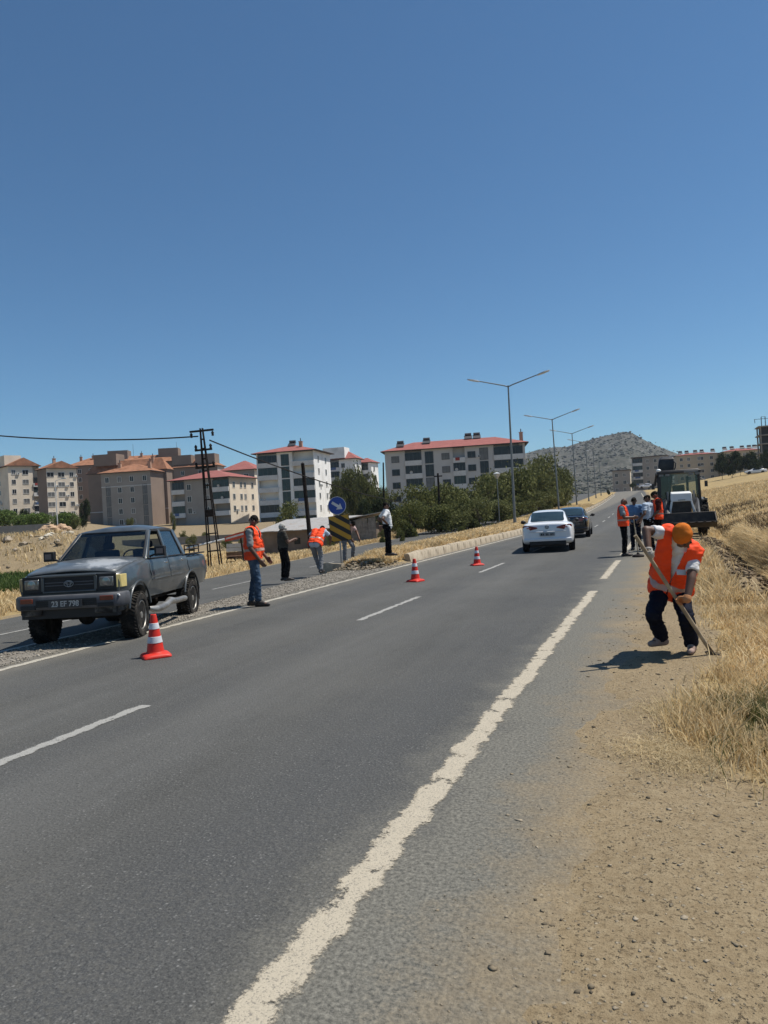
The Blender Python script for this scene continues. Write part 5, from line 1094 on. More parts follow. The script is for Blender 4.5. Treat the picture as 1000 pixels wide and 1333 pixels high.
            tr.build('window_trim', M_PLAST, g)
        # mirrors
        m_ = MB().box((sg * .97, .73, 1.29 + Z), (.18, .10, .17)).tube((sg * .78, .74, 1.20 + Z), (sg * .92, .74, 1.25 + Z), .02, n=6).build('mirror', M_PLAST, g, bevel=.02)
        MB().box((sg * .975, .784, 1.29 + Z), (.11, .006, .09)).build('mirror_cap', mat('mirror_cap', (.20, .15, .13), .6), m_)
    def screen(nm, lo, hi, w0, w1, bow, gm):
        rg = [[(x * (w0 + (w1 - w0) * t), lo[0] + (hi[0] - lo[0]) * t + bow * (1 - x * x), lo[1] + (hi[1] - lo[1]) * t) for x in np.linspace(-1, 1, 9)] for t in (0, .5, 1)]
        o = MB().loft(rg, closed=False, caps=False).build(nm, gm, g, smooth=60); tr = MB()
        for q in (rg[0], rg[-1], [r_[0] for r_ in rg], [r_[-1] for r_ in rg]): tr.path(q, .016, 6)
        tr.build('seal', M_PLAST, o)
    screen('windscreen', (.90, 1.195 + Z), (.29, 1.655 + Z), .73, .595, .07, M_GLASS); screen('rear_window', (-1.22, 1.17 + Z), (-1.03, 1.64 + Z), .70, .585, -.03, M_GLASS)
    wp = MB()
    for x0, x1 in ((-.45, .12), (.1, .6)): wp.tube((x0, .965, 1.215 + Z), (x1, .94, 1.23 + Z), .011, n=6)
    wp.build('wipers', M_PLAST, g)
    # cabin
    MB().b(-.72, .72, -1.2, .8, .62 + Z, .70 + Z).b(-.70, .70, .55, .86, .7 + Z, 1.10 + Z).build('dashboard', M_INT, g, bevel=.03)
    for x in (-.36, .36):
        s_ = MB().box((x, -.02, .95 + Z), (.5, .5, .16)).box((x, -.27, 1.10 + Z), (.46, .12, .48), Matrix.Rotation(rad(-12), 3, 'X')).box((x, -.33, 1.41 + Z), (.22, .08, .13)).build('seat', M_SEAT, g, bevel=.04)
    MB().b(-.62, .62, -1.15, -.95, .8 + Z, 1.12 + Z).build('rear_seat', M_SEAT, g, bevel=.05)
    sw = MB(); pts = [Vector((-.36 + .19 * math.cos(a), .36 + .07 * math.sin(a), 1.15 + Z + .18 * math.sin(a))) for a in np.linspace(0, 2 * math.pi, 25)]; sw.path(pts, .013, 6, caps=False).tube((-.36, .36, 1.15 + Z), (-.36, .6, 1.02 + Z), .025, n=6); sw.build('steering_wheel', M_PLAST, g)
    # nose
    gr = MB().b(-.42, .42, 2.07, 2.125, .985 + Z, 1.015 + Z).b(-.42, .42, 2.07, 2.125, .745 + Z, .775 + Z).b(-.44, -.39, 2.07, 2.125, .775 + Z, .985 + Z).b(.39, .44, 2.07, 2.125, .775 + Z, .985 + Z).build('grille', M_PU, g, bevel=.008)
    MB().b(-.735, .735, 2.09, 2.109, .735 + Z, 1.01 + Z).build('grille_backing', M_PLAST, gr)
    for z in (.815, .86, .905, .95): MB().b(-.38, .38, 2.1, 2.121, z - .007 + Z, z + .007 + Z).build('grille_slat', M_BUMP if z in (.86, .905) else M_PLAST, gr)
    em = MB()
    for (rx, rz_) in ((.072, .047), (.028, .044), (.050, .019)):
        oz = .012 if rx == .050 else 0; em.path([(rx * math.cos(a), 2.128, .882 + oz + Z + rz_ * math.sin(a)) for a in np.linspace(0, 2 * math.pi, 25)], .0065, 6, caps=False)
    em.build('emblem', mat('dull_chrome', (.25, .25, .25), .4, metal=.7), gr)
    for sg in (-1, 1):
        h = MB().b(sg * .585 - .115, sg * .585 + .115, 2.07, 2.132, .805 + Z, .965 + Z).build('headlight', M_HL, g, bevel=.02)
        MB().b(sg * .585 - .155, sg * .585 + .15, 2.10, 2.116, .755 + Z, 1.01 + Z).build('bezel', M_PLAST, h, bevel=.01)
        MB().lathe([(.075, 2.125), (.06, 2.138), (1e-5, 2.142)], (sg * .585, 0, .888 + Z), 'y', 20).build('lamp_lens', mat('lamp_lens', (.25, .25, .25), .1, metal=.6), h)
        lens = [(sg * .735, 2.115), (sg * .80, 2.08), (sg * .835, 1.93), (sg * .80, 1.93), (sg * .735, 2.07)]
        MB().prism(lens, .785 + Z, .985 + Z, 'z').build('corner_light', M_AMBER if sg < 0 else mat('amber_dull', (.25, .2, .1), .3), g, bevel=.008)  # sunward lens painted brighter, the other a darker copy as if shaded
    # bumper
    def bring(s, z0, z1, d): return [(s[0], s[1], z0), (s[0], s[1] + d * .0, z0), (s[0], s[1], z1)]
    prof = [(.0, .50), (.075, .50), (.10, .54), (.10, .68), (.08, .715), (.0, .72)]
    path = [(-.825, 1.93, 1.0), (-.825, 2.0, .9), (-.80, 2.10, .55), (-.74, 2.16, .15), (-.4, 2.195, 0), (0, 2.20, 0), (.4, 2.195, 0), (.74, 2.16, -.15), (.80, 2.10, -.55), (.825, 2.0, -.9), (.825, 1.93, -1.0)]
    rg = []
    for (x, y, a) in path:
        nx, ny = math.sin(-a * math.pi / 2) , math.cos(a * math.pi / 2); rg.append([(x + nx * (d - .05), y + ny * (d - .05), z + Z) for d, z in prof])
    bp_ = MB().loft(rg).build('front_bumper', M_BUMP, g, bevel=.008)
    for sg in (-1, 1):
        MB().box((sg * .62, 2.232, .645 + Z), (.20, .02, .07), Matrix.Rotation(-sg * .10, 3, 'Z')).build('indicator', M_IND, bp_, bevel=.006)
        MB().box((sg * .60, 2.21, .545 + Z), (.24, .05, .06), Matrix.Rotation(-sg * .10, 3, 'Z')).build('fog_recess', M_PLAST, bp_)
        sk = MB().loft([[(sg * x, y, z0 + Z), (sg * x, y + .035, z0 + .01 + Z), (sg * x, y + .03, .50 + Z), (sg * x, y - .02, .50 + Z)] for (x, y, z0) in ((.42, 2.17, .415), (.7, 2.13, .40), (.80, 2.04, .42), (.81, 1.95, .44))]).build('bumper_skirt', mat('scraped_skirt', (.05, .045, .04), .8, var=.5, scale=9, dirt=(.24, .22, .19), dirt_amt=.9, dscale=5), bp_)
    for z in (.565, .60, .635): MB().b(-.46, .46, 2.225, 2.262, z - .006 + Z, z + .006 + Z).build('bumper_slat', M_PLAST, bp_)
    MB().b(-.47, .47, 2.21, 2.25, .545 + Z, .655 + Z).build('bumper_opening', M_PLAST, bp_)
    MB().b(-.75, .75, 2.0, 2.14, .36 + Z, .50 + Z).build('valance', M_PLAST, g)
    pl = MB().b(-.26, .26, 2.262, 2.27, .545 + Z, .66 + Z).build('number_plate', mat('plate_dark', (.05, .05, .052), .6, var=.3), g); pl.location.z = -.015; pl.location.y = .006
    text_mesh('plate_text', '23 EF 798', .115, mat('plate_char', (.40, .40, .38), .6, var=.2, scale=20), pl, (0, 2.2725, .60 + Z), (rad(90), 0, rad(180)), .92)
    sm = MB()
    for i in range(6): sm.box((-.80 + i * .018, 2.135 - .004 * i + .045, .675 + Z + .008 * math.sin(i * 2.2)), (.012, .03, .03 - .004 * (i % 2)), Matrix.Rotation(.5, 3, 'Y'))
    sm.build('bumper_scuff', M_WHITE, bp_)
    # underside, steps, wheels
    ch = MB().b(-.48, -.38, -2.5, 2.0, .50, .62).b(.38, .48, -2.5, 2.0, .50, .62).b(-.6, .6, -1.47, -1.38, .34, .46).b(-.6, .6, 1.38, 1.47, .36, .46).ball((.05, 1.42, .40), .14).ball((0, -1.42, .40), .16).b(-.4, .4, .6, 1.9, .45, .6)
    ch.build('chassis', M_RUST, g)
    for sg in (-1, 1):
        st_ = MB().path([(sg * .80, .93, .43), (sg * .86, .84, .40), (sg * .89, .62, .40), (sg * .885, .30, .42), (sg * .87, .05, .47), (sg * .885, -.2, .44), (sg * .88, -.8, .43), (sg * .80, -.92, .44)], [.035, .06, .062, .06, .066, .055, .052, .035], 10)
        st_.build('step_tube', mat('dented_step', (.34, .33, .31), .4, metal=.6, var=.25, scale=6, dirt=(.1, .09, .08), dirt_amt=.7, dscale=5), g, smooth=60)
        MB().b(sg * .72 - .12, sg * .72 + .12, -1.93, -1.91, .3, .62).build('mud_flap', M_PLAST, g)
        for y, stv in ((1.425, rad(4)), (-1.425, 0)): wheel(g, sg * .74, y, .375, .265, sg, M_RIM, M_TYRE, 8, stv, lugs=40)
        for y in (1.425, -1.425):
            MB().path([(sg * .838, y + .47 * math.cos(a), .40 + Z * .6 + .47 * math.sin(a)) for a in np.linspace(.15, math.pi - .15, 20)], .022, 6).build('arch_trim', M_PU, g, smooth=60)
    return g
pk = pickup((-4.55, 12.7, -.05), math.pi - rad(2.0), .94); pk.rotation_euler.x = rad(1.0); 

def sedan(label, loc, rz, paint_m, kind=0, group=None):
    g = thing('car', label, 'car', loc, rz, group)
    # y, half width, z sill, z shoulder, z top
    S = [(-2.37, .70, .42, .80, .93), (-2.33, .80, .34, .84, 1.005), (-2.15, .87, .27, .88, 1.045), (-1.7, .905, .24, .90, 1.055), (-1.0, .915, .22, .90, 1.02), (0, .915, .22, .88, .99), (.9, .915, .22, .86, .99), (1.5, .905, .24, .82, .93), (2.0, .87, .28, .74, .84), (2.3, .78, .32, .64, .72), (2.38, .60, .38, .58, .64)]
    def ring(y, w, z0, zs, zt):
        p = [(w * .86, z0), (w * .965, z0 + .06), (w * 1.0, z0 + .24), (w * .985, zs - .12), (w * .975, zs), (w * .90, zs + (zt - zs) * .72), (w * .70, zt), (w * .35, zt + .012)]
        return [(x, y, z) for x, z in p] + [(-x, y, z) for x, z in p[::-1]]
    b = MB().loft([ring(*s_) for s_ in S]).build('body', paint_m, g); md = b.modifiers.new('s', 'SUBSURF'); md.levels = md.render_levels = 2
    cs = [MB().lathe([(.365, -2), (.365, 2)], (0, y, .33), 'x', 36).build('c', paint_m, g) for y in (1.40, -1.40)]
    boolean(b, cs); shade(b.data, 40)
    def gh(y):   # greenhouse: height, half width at foot and at top
        z = np.interp(y, [-1.86, -1.7, -1.35, -1.0, -.6, -.1, .25, .6, 1.0, 1.25], [.99, 1.06, 1.22, 1.36, 1.435, 1.455, 1.44, 1.33, 1.10, .95]); f = np.interp(y, [-1.86, -1.0, .2, 1.25], [.70, .775, .79, .76]); t = np.interp(z, [.95, 1.46], [f * .98, .565 if y > -1 else .56]); return z, f, t
    def gring(y, e=0.0):
        z, f, t = gh(y); zb = .93; h = z - zb
        return [(f + e, y, zb), (f + (t - f) * .45 + e, y, zb + h * .42), (t + .03 + e, y, zb + h * .82), (t - .04, y, zb + h * .955 + e), (t * .6, y, zb + h + .008 + e), (0, y, zb + h + .015 + e)]
    ys = [-1.86, -1.7, -1.35, -1.0, -.6, -.1, .25, .6, 1.0, 1.25]
    full = lambda r_: r_ + [(-x, y, z) for x, y, z in r_[-2::-1]]
    cab = MB().loft([full(gring(y)) for y in ys], closed=False, caps=False).build('roof', paint_m, g); md = cab.modifiers.new('s', 'SUBSURF'); md.levels = md.render_levels = 2; shade(cab.data, 180)
    def smooth_patch(nm, yl, fn, m, e=.012):
        q = MB().loft([fn(y) for y in yl], closed=False, caps=False).build(nm, m, g); md = q.modifiers.new('s', 'SUBSURF'); md.levels = md.render_levels = 2; shade(q.data, 180); return q
    def rear(y):
        z, f, t = gh(y); w = t * .93 if y > -1.2 else np.interp(y, [-1.74, -1.2], [.60, .545]); return [(x * w, y - .012, z + .024 - .018 * x * x) for x in np.linspace(-1, 1, 7)]
    gd = mat('sedan_glass', (.020, .034, .036), .06, var=.4, scale=2, spec=.8)
    smooth_patch('rear_window', [-1.70, -1.5, -1.35, -1.15, -1.0, -.93], rear, gd); smooth_patch('windscreen', [.38, .6, .8, 1.0, 1.12], lambda y: [(x * .56, y + .012, gh(y)[0] + .022 - .02 * x * x) for x in np.linspace(-1, 1, 7)], gd)
    for sg in (-1, 1):
        for (a, c_) in ((-1.25, -.32), (-.26, .62)):
            def sf(y, sg=sg):
                r_ = gring(y, .010); lo = 0.10; P1, P2 = Vector(r_[0]), Vector(r_[1]); P3 = Vector(r_[2]); k = [P1.lerp(P2, .22), P1.lerp(P2, .7), P2.lerp(P3, .5), P2.lerp(P3, .92)]; return [(sg * v.x, v.y, v.z) for v in k]
            smooth_patch('side_window', list(np.linspace(a, c_, 5)), sf, gd)
        MB().ball((sg * 1.0, .62, 1.02), .1, (1.0, .65, .75), 10).tube((sg * .86, .66, .98), (sg * .98, .64, 1.0), .025, n=6).build('mirror', M_PLAST, g, smooth=60)
        # tail lamp, wrapped round the corner
        yl = [(.33, -2.374, .86), (.55, -2.358, .865), (.72, -2.30, .87), (.80, -2.21, .875), (.845, -2.08, .885)]; hh = [.02, .075, .09, .08, .035]
        q = MB().loft([[(sg * x, y - .014, z + h_), (sg * x, y - .02, z), (sg * x, y - .014, z - h_), (sg * x * .97, y + .05, z - h_), (sg * x * .97, y + .05, z + h_)] for (x, y, z), h_ in zip(yl, hh)]).build('tail_light', mat('tail_lens', (.16, .012, .012), .15, var=.3, scale=14) if kind == 0 else mat('tail_lens_pale', (.30, .10, .10), .12, var=.4, scale=14), g, smooth=50)
        MB().box((sg * .62, -2.372, .86), (.14, .012, .03)).build('lamp_bar', mat('lamp_bar', (.45, .12, .10), .2), q)
    # rear furniture
    cr_ = MB().loft([[(x, -2.395 + .10 * abs(x) ** 3, .735 + .02 * abs(x)), (x, -2.415 + .10 * abs(x) ** 3, .722 + .02 * abs(x)), (x, -2.385 + .10 * abs(x) ** 3, .70 + .02 * abs(x))] for x in np.linspace(-.62, .62, 9)]).build('boot_crease', paint_m, g, smooth=60)
    MB().loft([[(x, -2.40 + .12 * abs(x) ** 3, .50), (x, -2.425 + .12 * abs(x) ** 3, .47), (x, -2.40 + .12 * abs(x) ** 3, .40), (x, -2.30 + .1 * abs(x) ** 3, .40), (x, -2.30 + .1 * abs(x) ** 3, .50)] for x in np.linspace(-.80, .80, 11)]).build('rear_bumper', paint_m, g, smooth=50)
    MB().b(-.62, .62, -2.36, -2.2, .26, .40).build('diffuser', M_PLAST, g, bevel=.02)
    MB().b(-.60, .60, -2.12, 2.0, .19, .26).build('underbody', M_PLAST, g)
    pl = MB().b(-.26, .26, -2.412, -2.40, .575, .685).build('number_plate', mat('plate_grey', (.30, .31, .31), .5, var=.2), g)
    cx = MB()
    for (x, w_) in ((-.19, .05), (-.13, .035), (-.03, .03), (.02, .03), (.13, .04), (.19, .03)): cx.b(x - w_ / 2, x + w_ / 2, -2.416, -2.4125, .595, .665)
    cx.build('plate_marks', M_PLAST, pl)
    e = MB().path([(.058 * math.cos(a), -2.378, .88 + .058 * math.sin(a)) for a in np.linspace(0, 2 * math.pi, 25)], .008, 6, caps=False)
    for p_, q_ in (((-.03, .05), (-.012, 0)), ((-.012, 0), (0, .02)), ((.03, .05), (.012, 0)), ((.012, 0), (0, .02)), ((-.045, .02), (-.018, -.05)), ((-.018, -.05), (0, -.01)), ((.045, .02), (.018, -.05)), ((.018, -.05), (0, -.01))) if kind == 0 else (((-.03, -.03), (.03, .03)),):
        e.tube((p_[0], -2.378, .88 + p_[1]), (q_[0], -2.378, .88 + q_[1]), .006, n=5)
    e.build('emblem', mat('badge_dark', (.10, .11, .12), .3, metal=.6), g)
    for sg in (-1, 1):
        for y in (1.40, -1.40): wheel(g, sg * .80, y, .325, .215, sg, M_ALLOY, M_TYRE2, 10)
    return g
M_CARW = mat('paint_white', (.74, .75, .76), .25, var=.02, coat=.6); M_CARB = mat('paint_black', (.008, .008, .010), .22, var=.1, coat=.7); 
cw = sedan('white sedan seen from behind driving away past the cones', gz(704, 719.5, 0) + ES * 2.3, -rad(14.5), M_CARW); cw.location.z = 0
cb_ = sedan('black sedan ahead of the white sedan near the median', gz(741, 700, 0) + ES * 1.5, -rad(17.5), M_CARB, 1); cb_.location.z = 0
for (px, py, D, rz, lb) in ((737, 643, 150, rad(160), 'small white car far off on the opposite road bend'), (984, 616, 172, rad(70), 'white car parked under the dark field trees'), (842, 631, 235, rad(60), 'white car parked below the beige flats beyond the road')):
    c = copy_tree(cw); p = at(px, py + 4, D); c.location = (p.x, p.y, max(p.z - .1, ground(p))); c.rotation_euler.z = rz; c['label'] = lb

def digger(loc, rz):
    g = thing('backhoe_loader', 'black and white backhoe loader with lowered front bucket working in the roadside ditch', 'digger', loc, rz)
    MD = mat('digger_black', (.016, .016, .018), .5, var=.3, dirt=(.08, .07, .06), dirt_amt=.5, dscale=3); MW = mat('digger_white', (.72, .72, .70), .45, var=.04); MGR = mat('digger_grey', (.16, .16, .155), .5, var=.2); MBK = mat('bucket_steel', (.036, .026, .020), .65, var=.4, dirt=(.07, .055, .04), dirt_amt=.6, dscale=3)
    bk = MB(); prof = [(2.55, .98), (2.61, .98), (2.64, .80), (2.68, .54), (2.86, .46), (3.22, .62), (3.24, .59), (2.88, .38), (2.64, .42), (2.57, .78)]
    bk.prism(prof, -1.17, 1.17, 'x'); o = bk.build('front_bucket', MBK, g, bevel=.01)
    for x in (-1.17, 1.15): MB().prism([(2.56, .98), (2.64, .96), (3.22, .64), (3.24, .59), (2.88, .375), (2.6, .45)], x, x + .03, 'x').build('bucket_cheek', MBK, o)
    for i in range(8): MB().box((-1.02 + i * .29, 3.27, .63), (.08, .14, .035), None).build('bucket_tooth', MBK, o)
    for sg in (-1, 1):
        MB().path([(sg * .58, 2.6, .62), (sg * .58, 2.2, 1.0), (sg * .60, 1.5, 1.42), (sg * .62, .5, 1.52)], [.07, .085, .09, .08], 8).build('loader_arm', MD, g, smooth=40)
        MB().tube((sg * .50, 2.5, .85), (sg * .50, 1.6, 1.25), .04, n=8).build('bucket_ram', MGR, g)
        MB().tube((sg * .50, 1.5, 1.85), (sg * .50, 1.5, .9), .035, n=8).build('lift_ram', MGR, g)
    # hood
    hd = MB().loft([[(-.36 * w, y, z), (.36 * w, y, z), (.34 * w, y - .03, z + .34), (-.34 * w, y - .03, z + .34)] for (y, z, w) in ((2.05, 1.42, 1.12), (1.1, 1.50, 1.1))]).build('hood', MW, g, bevel=.03)
    MB().b(-.14, .14, 2.051, 2.075, 1.47, 1.495).build('badge', MGR, hd)
    for sg in (-1, 1): MB().loft([[(sg * x - .035, 2.05 + .0, z), (sg * x + .035, 2.05, z), (sg * x + .035, 1.5, z), (sg * x - .035, 1.5, z)] for (x, z) in ((.47, .80), (.43, 1.1), (.365, 1.43))]).build('nose_strut', MW, g, bevel=.01)
    MB().b(-.36, .36, 1.3, 2.0, .7, 1.42).build('radiator', MBK, g); MB().b(-.45, .45, -1.6, 2.0, .5, .8).build('chassis', MD, g)
    for i in range(5): MB().b(-.33, .33, 2.0, 2.015, .86 + i * .11, .88 + i * .11).build('grille_bar', MD, g)
    # cab
    for (x, y) in ((-.78, .75), (.78, .75), (-.80, -.75), (.80, -.75), (-.80, .0), (.80, .0)): MB().loft([[(x * k - .05, y - .05, z), (x * k + .05, y - .05, z), (x * k + .05, y + .05, z), (x * k - .05, y + .05, z)] for (k, z) in ((1.0, 1.25), (.97, 2.62))]).build('cab_post', MD, g)
    MB().b(-.82, .82, -.82, .80, 1.15, 1.5).build('cab_base', MD, g, bevel=.02)
    MB().loft([[(x * .86, y, 2.60), (x * .86, y, 2.66), (x * .80, y, 2.72)] for x in (-1,) for y in (0,)] * 2) if False else None
    rf = MB().b(-.86, .86, -.95, .95, 2.60, 2.70).b(-.78, .78, -.85, .85, 2.70, 2.75).build('cab_roof', MD, g, bevel=.03)
    MB().b(-.74, -.2, .95, 1.0, 2.60, 2.68).build('roof_panel', MGR, rf)
    MB().ball((.78, .88, 2.76), .10, (1, 1, .7), 8).build('beacon', MW, rf, smooth=60)
    for x in (-.7, -.45, .45, .7): MB().b(x - .08, x + .08, .96, 1.04, 2.50, 2.59).build('work_lamp', MGR, rf)
    gm = glass('digger_glass', (.62, .66, .66), .1); MB().b(-.72, .72, .76, .77, 1.5, 2.58).build('windscreen', gm, g)
    for sg in (-1, 1): MB().b(sg * .775 - .005, sg * .775 + .005, -.7, .7, 1.5, 2.58).build('side_glass', gm, g)
    MB().b(-.72, .72, -.80, -.78, 1.5, 1.7).build('rear_panel', MD, g)
    MB().box((0, -.25, 1.75), (.5, .12, .75)).box((0, 0, 1.45), (.5, .5, .15)).build('seat', MBK, g, bevel=.05)
    for x in (-.33, .36): MB().box((x, .5, 2.0), (.10, .06, .95)).build('console_post', MGR, g, bevel=.02)
    MB().path([(.17 * math.cos(a), .45 + .06 * math.sin(a), 1.78 + .13 * math.sin(a)) for a in np.linspace(0, 6.283, 20)], .016, 6, caps=False).tube((0, .45, 1.78), (0, .6, 1.5), .03, n=6).build('steering_wheel', MD, g)
    # driver-side clutter, mirror and steps
    for sg in (-1, 1):
        MB().tube((sg * .82, .8, 2.35), (sg * 1.02, .85, 2.25), .015, n=5).box((sg * 1.03, .85, 2.1), (.12, .04, .24)).build('mirror', MD, g)
        MB().path([(sg * .95, -.3, 1.42), (sg * .95, -.75, 1.52), (sg * .95, -1.2, 1.48), (sg * .95, -1.5, 1.3)], .05, 6).b(sg * .95 - .2, sg * .95 + .2, -1.3, -.45, 1.42, 1.50).build('rear_fender', MGR, g)
        wheel(g, sg * .95, -.85, .70, .44, sg, MW, M_TYRE, 8, 0, lugs=22); wheel(g, sg * .78, 1.35, .48, .30, sg, MW, M_TYRE, 8, 0, lugs=18)
    MB().b(.83, .95, -.2, .35, 1.0, 1.9).build('tank', MGR, g, bevel=.02)
    # folded boom behind, leaning above the roof on the driver's right
    MB().b(-1.1, 1.1, -2.0, -1.6, .5, .85).build('stabiliser_frame', MD, g)
    for sg in (-1, 1): MB().b(sg * 1.05 - .09, sg * 1.05 + .09, -1.95, -1.7, .25, 1.55).build('stabiliser', MD, g)
    bm_ = MB().loft([[(.42 + x0 - w, y, z), (.42 + x0 + w, y, z), (.42 + x0 + w, y - d, z + .02), (.42 + x0 - w, y - d, z + .02)] for (x0, y, z, w, d) in ((0, -1.9, .8, .18, .35), (.05, -1.75, 1.6, .2, .45), (.02, -1.45, 2.5, .28, .55), (-.02, -1.35, 3.05, .34, .6), (-.05, -1.4, 3.35, .31, .5), (-.08, -1.6, 3.46, .22, .25))]).build('boom', MD, g, bevel=.04)
    MB().loft([[(.30, y, z), (.54, y, z), (.54, y - .2, z - .1), (.30, y - .2, z - .1)] for (y, z) in ((-1.7, 3.15), (-2.3, 2.5), (-2.5, 1.5))]).build('dipper', MD, g, bevel=.02)
    MB().path([(.12, -1.4, 2.75), (.02, -1.35, 2.95), (.0, -1.35, 3.12), (.1, -1.4, 3.24), (.2, -1.4, 3.2)], .025, 6).build('hose', MD, g)
    MB().tube((-.1 + .95, -.6, 2.65), (.92, -1.5, 2.2), .05, n=8).build('lock_bar', MD, g)
    MB().prism([(-2.3, .9), (-2.75, 1.0), (-2.85, 1.5), (-2.5, 1.6)], .1, .75, 'x').build('rear_bucket', MBK, g)
    return g
dp = at(888, 690, 29.0); dloc = Vector((dp.x, dp.y, 0)) + ES * 2.9; digger((dloc.x, dloc.y, .05), math.pi - TH + .03)
# ------------------------------------------------------------------ sign, cones, small things
M_SB = mat('sign_blue', (.012, .055, .30), .4, var=.08); M_SW = mat('sign_white', (.62, .62, .60), .5); M_SY = mat('sign_yellow', (.50, .27, .015), .45, var=.08); M_SK = mat('sign_black', (.012, .011, .010), .5); M_POST = mat('sign_post', (.30, .30, .29), .5, metal=.5)
sb = gz(445, 737, 0); sg_ = thing('keep_right_sign', 'round blue arrow sign above a yellow and black striped board on one post', 'road sign', sb); D = sb.y
MB().tube((0, .04, -.2), at(439, 646, D + .04) - sb, .03, n=10).build('post', M_POST, sg_)
c = at(438.8, 658.2, D) - sb; a = MB().lathe([(.295, -.006), (.295, .006)], (0, 0, 0), 'y', 40).build('arrow_disc', M_SB, sg_, bevel=.003); a.location = c
MB().lathe([(.300, -.012), (.300, .004), (.286, .004), (.286, -.012)], (0, 0, 0), 'y', 40, close=True).build('disc_rim', M_SW, a)
ar = [(-.20, .045), (.045, .045), (.045, .125), (.215, 0), (.045, -.125), (.045, -.045), (-.20, -.045)]; th_ = rad(-34)
ar = [(x * math.cos(th_) - z * math.sin(th_), x * math.sin(th_) + z * math.cos(th_)) for x, z in ar]
MB().prism(ar, -.0125, -.0085, 'y').build('arrow', M_SW, a)
c = at(442.8, 687.5, D) - sb; hw, hh = .345, .43; b_ = MB().b(-hw, hw, -.006, .006, -hh, hh).build('striped_board', M_SK, sg_); b_.location = c; b_.rotation_euler = (0, rad(-4.5), 0)
def clip_poly(P, ax, lim, sgn):
    out = []
    for i in range(len(P)):
        p, q = P[i], P[(i + 1) % len(P)]; ip, iq = sgn * p[ax] <= sgn * lim, sgn * q[ax] <= sgn * lim
        if ip: out.append(p)
        if ip != iq: t = (lim - p[ax]) / (q[ax] - p[ax]); out.append((p[0] + (q[0] - p[0]) * t, p[1] + (q[1] - p[1]) * t))
    return out
for k in range(-1, 4):
    z0 = .66 - k * .36; P = [(-.6, z0 + .6 * .72), (.6, z0 - .6 * .72), (.6, z0 - .6 * .72 - .19), (-.6, z0 + .6 * .72 - .19)]
    for ax, lim, sgn in ((0, hw - .012, 1), (0, -hw + .012, -1), (1, hh - .012, 1), (1, -hh + .012, -1)):
        P = clip_poly(P, ax, lim, sgn) if len(P) > 2 else P
    if len(P) > 2: MB().prism(P, -.0095, -.0065, 'y').build('stripe', M_SY, b_)
M_CONE = mat('cone_red', (.62, .030, .018), .5, var=.15, scale=9, spec=.3, dirt=(.20, .07, .04), dirt_amt=.55, dscale=9); M_CONEW = mat('cone_white', (.62, .62, .64), .5, var=.1, dirt=(.33, .30, .27), dirt_amt=.6, dscale=10)
def cone(loc, rz, tilt, label):
    g = thing('traffic_cone', label, 'traffic cone', loc, rz, 'traffic cones along the lane'); g.rotation_euler.x = tilt; g.rotation_euler.y = -tilt * .6
    n = 40; rg = []
    for (rr, z, p) in ((.205, 0, 8), (.21, .012, 8), (.205, .03, 7), (.16, .048, 4), (.118, .06, 2), (.108, .075, 2)):
        rg.append([(math.copysign(abs(math.cos(t)) ** (2 / p), math.cos(t)) * rr * (.84 if p > 5 else 1), math.copysign(abs(math.sin(t)) ** (2 / p), math.sin(t)) * rr * (.84 if p > 5 else 1), z) for t in np.linspace(0, 2 * math.pi, n, endpoint=False)])
    MB().loft(rg).build('base', M_CONE, g, smooth=40)
    R = lambda z: .108 - (z - .075) * (.108 - .036) / .465
    zs = [(.075, .185, 0), (.185, .265, 1), (.265, .36, 0), (.36, .435, 1), (.435, .54, 0)]
    for z0, z1, w in zs:
        pr = [(R(z0), z0), (R(z1), z1)]
        if w: pr = [(R(z0), z0), (R(z0) + .004, z0 + .002), (R(z1) + .004, z1 - .002), (R(z1), z1)]
        if z1 > .53: pr += [(.030, .545), (.022, .546), (.020, .50)]
        MB().lathe(pr, n=32).build('white_band' if w else 'cone_body', M_CONEW if w else M_CONE, g, smooth=35)
    return g
cone(gz(203, 855, 0), .5, rad(.6), 'red and white traffic cone beside the pickup front wheel'); cone(gz(541, 757, 0), .9, 0, 'red and white traffic cone between lane dashes below the man in white shirt'); cone(gz(621.5, 736, 0), .2, 0, 'red and white traffic cone behind the white sedan')
# barrier arm and cart beyond the pickup
p0 = on_ground(304, 36); ba = thing('barrier_arm', 'tilted white pole with an orange end board beyond the pickup bed', 'barrier', p0)
e0, e1, e2 = at(243, 714, 36) - p0, at(293, 702, 36) - p0, at(321, 694, 36) - p0
MB().tube(e0, e1, .055, n=10).build('pole', M_SW, ba); d = (e2 - e1); MB().loft([[tuple(e1 + d * t + Vector((0, y, z))) for (y, z) in ((-.03, -.15 * k), (.03, -.15 * k), (.03, .13 * k), (-.03, .13 * k))] for t, k in ((0, .8), (.5, 1.1), (1, 1.0))]).build('end_board', mat('barrier_orange', (.50, .07, .03), .6, var=.2), ba)
MB().loft([[tuple(e1 + d * t + Vector((0, -.05, z))) for z in (-.03, .05)] + [tuple(e1 + d * t + Vector((0, -.035, z))) for z in (.05, -.03)] for t in (.05, .9)]).build('pale_strip', M_SW, ba)
MB().tube((.45, .1, -.3), tuple(e1.lerp(e2, .7) + Vector((0, .1, 0))), .05, n=8).build('post', M_RUST, ba)
p0 = on_ground(313, 40); ct = thing('handcart', 'old white sided handcart standing in weeds behind the man in jeans', 'cart', p0)
MB().b(-.75, .75, -.4, .4, .35, .5).build('bed', mat('old_wood', (.18, .11, .07), .9, var=.3), ct)
for k in range(3): MB().b(-.75 + .02 * k, .75, -.42, -.40, .52 + k * .22, .72 + k * .22).build('side_board', mat('cart_white', (.55, .53, .50), .7, var=.15) if k else MATS['old_wood'], ct)
